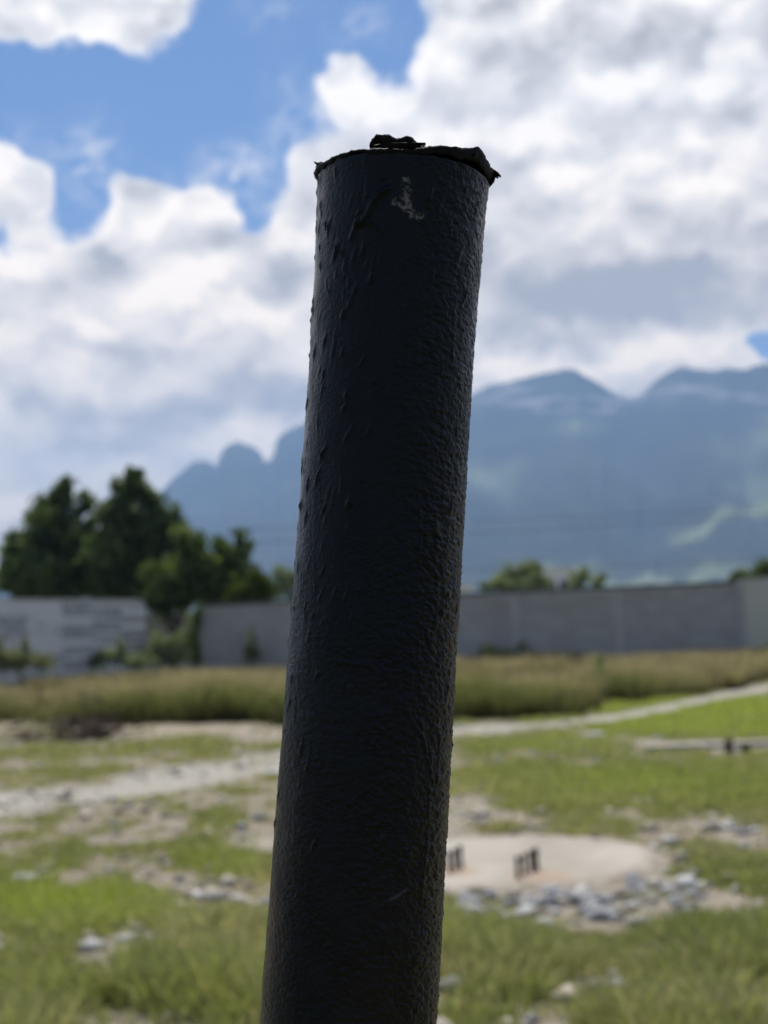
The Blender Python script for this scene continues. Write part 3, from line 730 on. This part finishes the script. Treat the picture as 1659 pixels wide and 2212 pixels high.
# ------------------------------------------------------------------ round slab and anchor bolts
def build_slab():
    c = ground(SLAB_U, SLAB_V)
    e = ground(SLAB_U + SLAB_RU, SLAB_V); rx = np.linalg.norm(e - c)
    ry = (ground(SLAB_U, SLAB_V - SLAB_RV)[1] - ground(SLAB_U, SLAB_V + SLAB_RV)[1]) / 2
    cy = (ground(SLAB_U, SLAB_V - SLAB_RV)[1] + ground(SLAB_U, SLAB_V + SLAB_RV)[1]) / 2
    nth = 120; rowsV = []
    th = np.linspace(0, 2 * math.pi, nth, endpoint=False)
    wob = 1 + (fbm(np.cos(th) * 2 + 5, np.sin(th) * 2 + 5, 15, 4) - .5) * .22
    prof = [(.001, .030)] + [(q, .030) for q in np.linspace(.08, .80, 10)] + [(.86, .027), (.92, .020), (.97, .008), (1.01, -.012), (1.04, -.05)]
    for q, z in prof:
        xx = c[0] + np.cos(th) * rx * q * wob; yy = cy + np.sin(th) * ry * q * wob
        rowsV.append(np.stack([xx, yy, z + (fbm(xx * 3, yy * 3, 16, 3) - .5) * .012 * (q < .97)], 1))
    me = np_mesh('concrete_slab', np.concatenate(rowsV), [grid_faces(len(prof), nth, True)], {'edge': np.repeat([np.clip((q - .55) / .42, 0, 1) for q, z in prof], nth)})
    m, t, b = new_mat('dusty concrete', .9, .2)
    P = objco(t)
    n_a = t.noise(P, 1.6, 6, .6); n_b = t.noise(P, 14, 5, .65)
    col = t.mix(t.ramp(n_a, .3, .7), (.29, .26, .215), (.40, .37, .32))
    col = t.mix(t.m('MULTIPLY', t.ramp(n_b, .5, .75), .4), col, (.33, .29, .24))
    for (u, v, r_) in ((1150, 1893, .20), (985, 1880, .20), (1200, 1895, .14)):
        p = ground(u, v, .03)
        d = t.vm('MULTIPLY', t.vm('SUBTRACT', P, tuple(p)), (1 / r_, .55 / r_, 0))
        q = t.m('SUBTRACT', 1.0, t.vm('LENGTH', d, out=1))
        col = t.mix(t.m('MULTIPLY', t.ramp(t.m('MULTIPLY_ADD', t.m('SUBTRACT', n_b, .5), .9, q), 0, .7), .75), col, (.34, .25, .175))
    col = t.mix(t.ramp(t.m('MULTIPLY_ADD', t.m('SUBTRACT', t.noise(P, 5, 6, .7), .5), 1.3, t.attr('edge')), .55, .95), col, t.mix(t.ramp(n_b, .35, .65), (.20, .165, .125), (.34, .30, .245)))
    t.l.new(col, b.inputs['Base Color']); bump(t, b, t.m('ADD', n_a, n_b), .4, .01)
    tag(link('concrete_slab', me, m, smooth=True), 'round dusty concrete footing slab with rusty anchor bolts', 'slab')
    steel = mat_simple('rusty dark steel', (.035, .028, .025), (.075, .045, .03), 40, .7, .4)
    def cyl(bm, r_, z0, z1, n=12, cx=0, cy=0):
        r = bmesh.ops.create_cone(bm, cap_ends=True, segments=n, radius1=r_, radius2=r_, depth=z1 - z0)
        bmesh.ops.translate(bm, verts=r['verts'], vec=(cx, cy, (z0 + z1) / 2))
    def bolt(u, v, hpx, label, group):
        p = ground(u, v, .03); h = hpx * p[1] / FPX
        root = empty('anchor_bolt', (p[0], p[1], .03), label, 'anchor bolt', group)
        root.rotation_euler = (random.uniform(-.04, .04), random.uniform(-.05, .05), random.uniform(0, 3))
        bm = bmesh.new(); cyl(bm, .0125, -.03, h)
        for k in range(int(h / .006)): cyl(bm, .0142, .002 + k * .006, .005 + k * .006)
        me = bpy.data.meshes.new('threaded_rod'); bm.to_mesh(me); bm.free()
        o = link('threaded_rod', me, steel); o.parent = root
        for z in (h - .030,):
            bm = bmesh.new(); cyl(bm, .019, z, z + .018, 6); me = bpy.data.meshes.new('nut'); bm.to_mesh(me); bm.free()
            o = link('nut', me, steel); o.parent = root
    g1 = 'anchor bolts clustered right of the pole'
    bolt(1119, 1897, 46, 'front left bolt of the four rusty bolts clustered on the slab', g1)
    bolt(1135, 1889, 44, 'second bolt from the front in the cluster of four on the slab', g1)
    bolt(1150, 1882, 44, 'third bolt from the front in the cluster of four on the slab', g1)
    bolt(1160, 1878, 46, 'rearmost right bolt in the cluster of four on the slab', g1)
    g2 = 'anchor bolts half hidden beside the pole'
    bolt(971, 1884, 44, 'bolt closest to the pole, partly hidden by it', g2)
    bolt(984, 1879, 44, 'middle bolt of the three standing beside the pole', g2)
    bolt(996, 1874, 46, 'rightmost bolt of the three standing beside the pole', g2)
build_slab()

# ------------------------------------------------------------------ walls
def wall_mat(name, a, b_, streak, course=.2, white=0.0, joint=None):
    m, t, b = new_mat(name, .92, .15)
    g = objco(t)
    sp = t.new('ShaderNodeSeparateXYZ'); t.l.new(g, sp.inputs[0])
    cb = t.new('ShaderNodeCombineXYZ'); t.l.new(t.m('ADD', sp.outputs[0], t.m('MULTIPLY', sp.outputs[1], .6)), cb.inputs[0]); t.l.new(sp.outputs[2], cb.inputs[1])
    br = t.new('ShaderNodeTexBrick'); t.l.new(cb.outputs[0], br.inputs['Vector'])
    br.inputs['Scale'].default_value = 1.0; br.inputs['Brick Width'].default_value = .4; br.inputs['Row Height'].default_value = course; br.inputs['Mortar Size'].default_value = .012 if not white else .03
    br.inputs['Color1'].default_value = (*a, 1); br.inputs['Color2'].default_value = (*b_, 1)
    br.inputs['Mortar'].default_value = (*(joint or a), 1); br.inputs['Bias'].default_value = 0
    n_a = t.noise(g, .9, 6, .6); n_b = t.noise(t.vm('MULTIPLY', g, (.5, .5, 3.5)), 1.5, 4, .6)
    c = t.mix(t.m('MULTIPLY', t.ramp(n_a, .4, .75), .55), br.outputs[0], streak)
    if white:
        wn = t.new('ShaderNodeTexWhiteNoise', noise_dimensions='2D')
        rw = t.new('ShaderNodeCombineXYZ'); t.l.new(t.m('FLOOR', t.m('DIVIDE', sp.outputs[2], course)), rw.inputs[0]); t.l.new(t.m('FLOOR', t.m('MULTIPLY', t.m('ADD', sp.outputs[0], t.m('MULTIPLY', n_b, .5)), .55)), rw.inputs[1])
        t.l.new(rw.outputs[0], wn.inputs['Vector'])
        c = t.mix(t.m('MULTIPLY', t.ramp(t.m('MULTIPLY_ADD', t.m('SUBTRACT', n_b, .5), 1.2, wn.outputs[0]), .3, .75), white), c, (.74, .735, .70))
    t.l.new(c, b.inputs['Base Color']); bump(t, b, t.m('ADD', br.outputs['Fac'], n_b), .35, .012)
    return m
def wall_box(name, x0, x1, y, th, z1, zoff=0.0, mat=None, parent=None, z0=-.3):
    bm = bmesh.new()
    r = bmesh.ops.create_cube(bm, size=1)
    for v in r['verts']: v.co = Vector((x0 + (v.co.x + .5) * (x1 - x0), y + v.co.y * th, z0 + (v.co.z + .5) * (z1 - z0)))
    bmesh.ops.bevel(bm, geom=bm.edges[:], offset=.008, segments=1, affect='EDGES')
    me = bpy.data.meshes.new(name); bm.to_mesh(me); bm.free()
    o = link(name, me, mat)
    if parent is not None: o.parent = parent
    return o
def build_walls():
    grey = wall_mat('grey block wall', (.34, .335, .31), (.40, .395, .37), (.28, .27, .245), joint=(.37, .365, .345))
    pale = wall_mat('pale patched block wall', (.42, .42, .41), (.58, .58, .57), (.33, .33, .31), course=.22, white=.8, joint=(.20, .20, .195))
    lite = wall_mat('light rendered wall', (.54, .54, .44), (.57, .57, .47), (.49, .49, .41), joint=(.55, .55, .45))
    conc = mat_simple('bare concrete post', (.38, .37, .345), (.45, .44, .41), 3, .9, .15)
    cope = mat_simple('dark weathered coping', (.075, .078, .078), (.13, .13, .128), 2.5, .9, .15)
    Y = 44.0
    L = at(432, 1400, Y)[0]; Rr = at(1594, 1350, Y)[0]
    root = empty('block_wall', (L, Y, 0), 'long dark grey block wall running behind the pole', 'wall')
    wall_box('block_face', 0, Rr - L, 0, .16, 2.36, mat=grey, parent=root)
    wall_box('coping', -.02, Rr - L + .0, 0, .22, 2.44, mat=cope, parent=root, z0=2.362)
    for u in (640, 870, 1112, 1336):
        X = at(u, 1350, Y)[0] - L
        wall_box('concrete_post', X - .09, X + .09, -.055, .06, 2.355, mat=conc, parent=root)
    wall_box('concrete_post', Rr - L + .003, Rr - L + .22, 0, .26, 2.45, mat=conc, parent=root)
    # light wall at the far right, turning towards the viewer
    A = np.array([Rr + .23, Y, 0]); Bq = np.array([Rr + 6.5, Y - 3.0, 0]); ln = np.linalg.norm(Bq - A)
    r2 = empty('rendered_wall', tuple(A), 'pale rendered wall beyond the concrete corner post at far right', 'wall'); r2.rotation_euler.z = math.atan2(Bq[1] - A[1], Bq[0] - A[0])
    wall_box('rendered_face', 0, ln, 0, .15, 2.44, mat=lite, parent=r2)
    wall_box('coping', .0, ln, 0, .19, 2.50, mat=conc, parent=r2, z0=2.443)
    # pale wall at left, nearer at its left end
    A = at(-300, 1400, 32.5); Bq = at(311, 1380, 46.0); ln = math.hypot(Bq[0] - A[0], Bq[1] - A[1])
    r3 = empty('block_wall', (A[0], A[1], 0), 'pale patchy block wall with white mortar smears, at far left', 'wall'); r3.rotation_euler.z = math.atan2(Bq[1] - A[1], Bq[0] - A[0])
    wall_box('block_face', 0, ln, 0, .16, 2.66, mat=pale, parent=r3)
    wall_box('top_course', .05, ln - .4, 0, .165, 2.70, mat=conc, parent=r3, z0=2.663)
    # recessed wall in the gap
    A = at(290, 1400, 53); Bq = at(470, 1400, 53)
    r4 = empty('block_wall', (A[0], 53, 0), 'short recessed grey wall in the gap, half hidden by the hanging tree', 'wall')
    wall_box('block_face', 0, Bq[0] - A[0], 0, .16, 2.36, mat=grey, parent=r4)
    wall_box('concrete_post', 1.62, 1.86, -.12, .06, 2.3, mat=conc, parent=r4)
    # kerb and stake at the right
    K0 = ground(1400, 1622); K1 = ground(1900, 1600)
    kr = empty('concrete_kerb', (K0[0], K0[1], 0), 'low pale concrete kerb half sunk in grass at the right edge', 'kerb')
    kr.rotation_euler.z = math.atan2(K1[1] - K0[1], K1[0] - K0[0])
    o = wall_box('kerb_body', 0, np.linalg.norm(K1 - K0), 0, .16, .06, mat=stone_mat('pale kerb concrete', (.30, .27, .23), (.44, .40, .35)), parent=kr, z0=-.1)
    wood = mat_simple('dark old wood', (.03, .022, .016), (.07, .05, .035), 14, .9, .15)
    for (u, hh, lb) in ((1576, .15, 'taller dark wooden stake stub standing before the pale kerb'), (1612, .09, 'short dark wooden stake stub beside the taller stake')):
        p = ground(u, 1626)
        bm = bmesh.new(); r = bmesh.ops.create_cone(bm, cap_ends=True, segments=9, radius1=.055, radius2=.045, depth=hh + .1)
        for v in bm.verts: v.co += Vector((random.uniform(-.008, .008), random.uniform(-.008, .008), (hh - .1) / 2 + random.uniform(-.012, .012)))
        me = bpy.data.meshes.new('stake'); bm.to_mesh(me); bm.free()
        s = link('stake', me, wood); s.location = (p[0], p[1], 0); tag(s, lb, 'stake')
build_walls()

# ------------------------------------------------------------------ trees and shrubs
def leaf_mat(name):
    m = bpy.data.materials.new(name); m.use_nodes = True
    t = NT(m.node_tree); b = m.node_tree.nodes['Principled BSDF']
    b.inputs['Roughness'].default_value = .7; b.inputs['Specular IOR Level'].default_value = .08
    col = t.attr('tint', 0); t.l.new(col, b.inputs['Base Color'])
    tr = t.new('ShaderNodeBsdfTranslucent'); t.l.new(t.vm('MULTIPLY', col, (1.0, 1.15, .55)), tr.inputs[0])
    mx = t.new('ShaderNodeMixShader'); mx.inputs[0].default_value = .4
    t.l.new(b.outputs[0], mx.inputs[1]); t.l.new(tr.outputs[0], mx.inputs[2])
    out = [n for n in t.n if n.type == 'OUTPUT_MATERIAL'][0]; t.l.new(mx.outputs[0], out.inputs[0])
    return m
LM = leaf_mat('leaf')
BARK = mat_simple('grey brown bark', (.05, .042, .032), (.12, .10, .08), 12, .95, .1, .6, .02)
def tube(V, F, pts, radii, n=7):
    pts = [np.asarray(p, float) for p in pts]
    for i, p in enumerate(pts):
        d = pts[min(i + 1, len(pts) - 1)] - pts[max(i - 1, 0)]; d /= np.linalg.norm(d) + 1e-9
        a = np.cross(d, [0, 1, .3]); a /= np.linalg.norm(a) + 1e-9; b = np.cross(d, a)
        for k in range(n): V.append(p + (a * math.cos(k * 6.283 / n) + b * math.sin(k * 6.283 / n)) * radii[i])
        if i:
            s = len(V) - 2 * n
            for k in range(n): F.append((s + k, s + (k + 1) % n, s + n + (k + 1) % n, s + n + k))
def leaves(centres, radii, per, size, cols, seed):
    rg = np.random.default_rng(seed)
    P = []; C = []
    for (c, r_), n in zip(zip(centres, radii), per):
        # leaf clumps inside each bough
        nc = max(8, int(n / 26))
        d = rg.normal(0, 1, (nc, 3)); d /= np.linalg.norm(d, axis=1)[:, None]
        cc = c + d * (rg.uniform(.15, 1.05, (nc, 1)) ** .8 * np.where(rg.uniform(0, 1, (nc, 1)) < .12, 1.3, 1)) * r_
        which = rg.integers(0, nc, n)
        q = cc[which] + rg.normal(0, 1, (n, 3)) * np.minimum(r_, .9) * .24
        tint = rg.uniform(0, 1, nc)[which]
        P.append(q); C.append(cols[0] + (cols[1] - cols[0]) * np.clip(tint + rg.normal(0, .18, n), 0, 1)[:, None])
    P = np.concatenate(P); C = np.concatenate(C); n = len(P)
    a = rg.normal(0, 1, (n, 3)); a /= np.linalg.norm(a, axis=1)[:, None]
    b = rg.normal(0, 1, (n, 3)); b -= a * (a * b).sum(1)[:, None]; b /= np.linalg.norm(b, axis=1)[:, None]
    s = size * rg.uniform(.6, 1.4, (n, 1))
    V = np.stack([P - a * s, P + b * s * .45, P + a * s, P - b * s * .45], 1).reshape(-1, 3)
    F = np.arange(n)[:, None] * 4 + np.arange(4)[None]
    return V, F, np.repeat(C, 4, 0)
def tree(name, label, cat, lobes, Y, cols, group=None, base_u=None, size=.15, dens=1.0, trunk=.16, depth=.9, seed=1, stem_name='trunk'):
    rg = random.Random(seed)
    cs, rs, per = [], [], []
    for (u, v, ru, rv) in lobes:
        c = at(u, v, Y); k = Y / FPX
        c = c + np.array([0, rg.uniform(-.5, .5) * depth * ru * k, 0])
        cs.append(c); r_ = np.array([ru * k, max(.25, depth * (ru + rv) / 2 * k), rv * k]); rs.append(r_)
        area = ru * k * rv * k
        per.append(int(dens * 1150 * area / (size / .15) ** 2) + 80)
    bu = base_u if base_u is not None else lobes[0][0]
    b0 = np.array([at(bu, 1400, Y)[0], Y, 0.0])
    root = empty(name, tuple(b0), label, cat, group)
    V, F, C = leaves(cs, rs, per, size, [np.array(c) for c in cols], seed)
    cr = link('crown' if cat == 'tree' else 'foliage', np_mesh('crown', V - b0, [F], {'tint': C}), LM); cr.parent = root
    TV, TF = [], []
    top = np.mean(cs, axis=0); fork = b0 * .5 + top * .5; fork[2] = max(.3, top[2] * .45)
    mid = (b0 + fork) / 2 + np.array([rg.uniform(-.1, .1), 0, 0])
    tube(TV, TF, [b0 - [0, 0, .2], b0 + [0, 0, .15], mid, fork], [trunk * 1.35, trunk * 1.1, trunk * .9, trunk * .75])
    for c in cs:
        m_ = (fork + c) / 2 + np.array([rg.uniform(-.15, .15), rg.uniform(-.1, .1), rg.uniform(-.05, .2)])
        tube(TV, TF, [fork, m_, c], [trunk * .55, trunk * .33, trunk * .12])
        for j in range(3):
            e = c + np.array([rg.uniform(-1, 1), rg.uniform(-1, 1), rg.uniform(-.4, 1)]) * rs[len(rs) - 1] * .7
            tube(TV, TF, [m_ * .3 + c * .7, e], [trunk * .16, trunk * .05], 5)
    tk = link(stem_name, np_mesh('trunk', np.array(TV) - b0, [np.array(TF)]), BARK, smooth=True); tk.parent = root
    return root
DK = [(.050, .080, .040), (.17, .21, .09)]
MD = [(.055, .085, .032), (.18, .215, .075)]
OL = [(.17, .20, .115), (.31, .335, .20)]
def build_plants():
    g = 'dark trees behind the left wall'
    tree('tree', 'leftmost dark green tree above the pale wall', 'tree',
         [(110, 1130, 55, 55), (140, 1075, 34, 32), (100, 1090, 30, 30), (60, 1195, 48, 50), (150, 1170, 62, 60), (34, 1185, 22, 26), (100, 1240, 90, 46), (165, 1225, 60, 50), (30, 1245, 40, 30), (135, 1050, 18, 16), (185, 1090, 20, 25), (60, 1275, 60, 26), (140, 1275, 60, 26), (210, 1270, 40, 26), (15, 1215, 14, 18), (190, 1180, 40, 50), (85, 1150, 40, 40), (200, 1140, 16, 20)], 52, DK, g, 110, seed=11)
    tree('tree', 'tallest dark green tree, above the right end of the pale wall', 'tree',
         [(268, 1085, 42, 42), (285, 1042, 24, 26), (300, 1025, 12, 14), (262, 1060, 22, 24), (250, 1130, 44, 45), (318, 1130, 52, 52), (280, 1185, 70, 55), (350, 1165, 42, 48), (345, 1225, 62, 50), (260, 1245, 75, 45), (222, 1190, 34, 40), (390, 1150, 26, 30), (308, 1075, 25, 30), (270, 1275, 60, 26), (335, 1272, 50, 30), (245, 1105, 22, 26), (395, 1185, 40, 44), (365, 1120, 30, 30), (420, 1215, 40, 40), (330, 1090, 26, 26)], 50.5, DK, g, 280, seed=12)
    tree('tree', 'dark tree whose boughs hang down into the gap between the walls', 'tree',
         [(345, 1250, 48, 38), (395, 1235, 42, 45), (405, 1185, 30, 34), (335, 1298, 34, 28), (352, 1318, 20, 22), (385, 1285, 40, 26), (420, 1270, 32, 30), (390, 1310, 30, 14)], 48, MD, g, 372, seed=13, trunk=.10)
    tree('tree', 'smaller green tree at the right end of the dark tree group', 'tree',
         [(455, 1240, 42, 40), (500, 1215, 38, 38), (478, 1190, 24, 24), (520, 1185, 22, 24), (505, 1255, 50, 40), (470, 1270, 50, 28), (535, 1235, 24, 28), (516, 1160, 10, 14), (440, 1285, 40, 24), (500, 1288, 50, 22)], 48.5, MD, g, 490, seed=14, trunk=.10)
    tree('shrub', 'low yellow green shrub above the wall beside the dark trees', 'shrub', [(555, 1265, 34, 28), (528, 1280, 38, 20), (572, 1285, 26, 18), (548, 1250, 22, 18)], 47, [(.05, .075, .014), (.10, .12, .03)], None, 550, seed=15, trunk=.06, stem_name='stem')
    tree('tree', 'pale olive tree farther off, just left of the pole', 'tree', [(600, 1245, 18, 22), (622, 1265, 24, 28), (640, 1250, 22, 25), (598, 1280, 16, 18), (660, 1270, 30, 26)], 78, OL, None, 628, seed=16, size=.15, dens=.55, trunk=.12)
    tree('tree', 'thin olive tree above the dark wall, just right of the pole', 'tree', [(1080, 1258, 30, 20), (1110, 1245, 28, 24), (1148, 1243, 34, 28), (1120, 1265, 50, 18), (1170, 1262, 26, 18), (1052, 1268, 22, 10), (1150, 1225, 14, 12)], 72, OL, None, 1120, seed=17, size=.14, dens=.7, trunk=.10)
    tree('tree', 'small sparse tree to the right of the white far building', 'tree', [(1250, 1252, 20, 18), (1262, 1240, 12, 12), (1240, 1268, 22, 12), (1290, 1258, 16, 12), (1300, 1246, 9, 8)], 72, OL, None, 1255, seed=18, size=.13, dens=.6, trunk=.07)
    tree('tree', 'green tree above the wall corner at the right edge', 'tree', [(1640, 1240, 30, 20), (1595, 1246, 20, 15), (1668, 1232, 26, 24), (1620, 1250, 30, 14), (1700, 1240, 40, 26)], 66, MD, None, 1650, seed=19, size=.13, dens=.8, trunk=.10)
    # shrubs at the foot of the walls
    for i, (lob, Yq, cols, lb) in enumerate((
            ([(345, 1400, 34, 26), (390, 1395, 26, 30), (412, 1360, 12, 40), (370, 1418, 56, 16)], 45.5, OL, 'tangled green shrub filling the gap between the two walls'),
            ([(425, 1370, 10, 46), (428, 1330, 9, 30), (422, 1410, 14, 22)], 43.8, MD, 'narrow climbing shrub on the left end of the dark wall'),
            ([(536, 1408, 12, 20), (545, 1385, 8, 24), (552, 1412, 10, 16)], 43.4, [(.16, .18, .09), (.26, .27, .15)], 'single thin weed bush before the dark wall, left of the pole'),
            ([(1045, 1408, 30, 14), (1085, 1414, 28, 10), (1130, 1400, 10, 12)], 43.3, OL, 'low green bush at the foot of the dark wall, right of the pole'),
            ([(1645, 1412, 24, 14), (1672, 1402, 24, 20)], 41, DK, 'dark green bush at the foot of the wall at the right edge'),
            ([(245, 1420, 36, 18), (195, 1432, 34, 12), (300, 1428, 34, 14), (260, 1395, 8, 16)], 42.5, OL, 'weedy green bush at the foot of the pale wall'),
            ([(40, 1425, 40, 22), (85, 1430, 34, 18), (10, 1418, 30, 30), (55, 1395, 8, 20)], 37.2, [(.18, .19, .11), (.32, .32, .19)], 'dry wispy bush before the pale wall at far left'),
            ([(1300, 1455, 22, 22), (1330, 1470, 26, 18)], 30, OL, 'dark weed clump rising out of the tall grass at right'),
            ([(560, 1535, 36, 26), (600, 1530, 28, 26)], 24.5, [(.09, .115, .03), (.15, .17, .05)], 'bright green bush at the tall grass edge, left of the pole'))):
        tree('shrub', lb, 'shrub', lob, Yq, cols, None, None, seed=30 + i, size=.07, dens=.55, trunk=.03, depth=.8, stem_name='stem')
    # brushwood
    V, F = [], []
    rg = random.Random(9)
    c0 = ground(140, 1600)
    for i in range(260):
        x = c0[0] + rg.gauss(0, .42) ; y = c0[1] + rg.gauss(0, .3); z = abs(rg.gauss(0, .15))
        if rg.random() < .25: x = ground(208, 1600)[0] + rg.gauss(0, .1); z = abs(rg.gauss(0, .24))
        a = rg.uniform(0, 6.28); l = rg.uniform(.15, .5); e = rg.uniform(-.2, .6)
        p = np.array([x, y, z]); q = p + l * np.array([math.cos(a) * .9, math.sin(a) * .6, e * .6])
        q[2] = max(.01, q[2])
        m_ = (p + q) / 2 + np.array([rg.gauss(0, .03), rg.gauss(0, .03), rg.gauss(0, .02)])
        r_ = rg.uniform(.006, .02)
        tube(V, F, [p, m_, q], [r_, r_ * .8, r_ * .4], 5)
    bw = mat_simple('dead brown twigs', (.055, .04, .032), (.14, .105, .085), 10, .95, .1)
    o = link('brushwood_pile', np_mesh('brushwood_pile', np.array(V), [np.array(F)]), bw); tag(o, 'heap of dead brown twigs lying before the tall grass at left', 'brushwood')
build_plants()

# ------------------------------------------------------------------ far buildings, utility pole and cables
def build_far():
    white = mat_simple('whitewashed render', (.70, .70, .70), (.80, .80, .79), .8, .8, .2)
    roofm = mat_simple('grey roof slab', (.25, .25, .25), (.35, .34, .33), 1, .9, .2)
    dark = mat_simple('dark window glass', (.02, .025, .03), (.03, .035, .04), 1, .2, .5)
    def house(u0, u1, vtop, Y, label):
        a = at(u0, vtop, Y); b_ = at(u1, vtop, Y); h = a[2]
        wdt = b_[0] - a[0]
        root = empty('building', (a[0], Y, 0), label, 'building')
        wall_box('wall', 0, wdt, 2.5, 5, h - .16, mat=white, parent=root)
        wall_box('roof', -.2, wdt + .2, 2.5, 5.4, h, mat=roofm if False else white, parent=root, z0=h - .157)
        for k in range(2):
            x = wdt * (.3 + .4 * k)
            wf = wall_box('window', x - .5, x + .5, -.03, .06, h - 1.3, mat=dark, parent=root, z0=h - 2.4)
        return root
    house(1166, 1240, 1229, 150, 'small white flat roofed building far beyond the dark wall, between two trees')
    house(940, 1022, 1264, 120, 'white building far beyond the dark wall, half hidden by the pole')
    Y = 95
    b0 = at(523, 1300, Y); topp = at(523, 1143, Y)
    wood = mat_simple('weathered pole timber', (.06, .05, .04), (.10, .085, .07), 4, .9, .1)
    root = empty('utility_pole', (b0[0], Y, 0), 'wooden utility pole with crossarm rising behind the small green tree', 'utility pole')
    V, F = [], []; tube(V, F, [(0, 0, -.3), (0, 0, topp[2] * .5), (0, 0, topp[2])], [.17, .15, .12], 10)
    o = link('shaft', np_mesh('shaft', np.array(V), [np.array(F)]), wood, smooth=True); o.parent = root
    wall_box('crossarm', -.75, .85, -.18, .12, topp[2] - .12, mat=wood, parent=root, z0=topp[2] - .30)
    ins = mat_simple('grey porcelain', (.2, .2, .2), (.3, .3, .3), 5, .3, .5)
    for x in (-.6, .25, .7):
        V, F = [], []; tube(V, F, [(x, -.18, topp[2] - .119), (x, -.18, topp[2] - .05), (x, -.18, topp[2] + .06)], [.03, .06, .03], 8)
        o = link('insulator', np_mesh('insulator', np.array(V), [np.array(F)]), ins, smooth=True); o.parent = root
    V, F = [], []; tube(V, F, [(.22, -.3, topp[2] - 1.4), (.22, -.3, topp[2] - .7)], [.2, .2], 10)
    o = link('transformer', np_mesh('transformer', np.array(V), [np.array(F)]), ins, smooth=True); o.parent = root
    cab = mat_simple('black cable', (.02, .02, .02), (.03, .03, .03), 5, .6, .2)
    for (dx, dz, v1, sag, lb) in ((.25, .06, 1086, .35, 'upper black cable crossing in front of the mountains'), (-.6, -.9, 1098, .45, 'second cable just under the upper one before the mountains'), (.0, -3.1, 1200, .3, 'low thin cable crossing above the dark wall')):
        a = np.array([b0[0] + dx, Y - .18, topp[2] + dz]); e = at(1659, v1, Y - 4) ; e = a + (e - a) * 1.6
        V, F = [], []
        pts = [a + (e - a) * q - np.array([0, 0, sag * 4 * q * (1 - q)]) for q in np.linspace(0, 1, 40)]
        tube(V, F, pts, [.022] * 40, 6)
        tag(link('cable', np_mesh('cable', np.array(V), [np.array(F)]), cab, smooth=True), lb, 'cable', None)
build_far()

# ------------------------------------------------------------------ the air
def build_haze():
    bm = bmesh.new(); r = bmesh.ops.create_cube(bm, size=1)
    for v in r['verts']: v.co = Vector((v.co.x * 19000, 500 + v.co.y * 19600 , -30 + (v.co.z + .5) * 1330))
    me = bpy.data.meshes.new('haze'); bm.to_mesh(me); bm.free()
    m = bpy.data.materials.new('summer haze'); m.use_nodes = True; t = NT(m.node_tree); t.n.clear()
    out = t.new('ShaderNodeOutputMaterial'); pv = t.new('ShaderNodeVolumePrincipled')
    pv.inputs['Color'].default_value = (.35, .58, 1.0, 1); pv.inputs['Density'].default_value = HAZE
    pv.inputs['Anisotropy'].default_value = 0.2
    t.l.new(pv.outputs[0], out.inputs['Volume'])
    tag(link('haze', me, m), 'pale blue haze filling the air', 'haze', kind='stuff')
HAZE = 0.00017
build_haze()
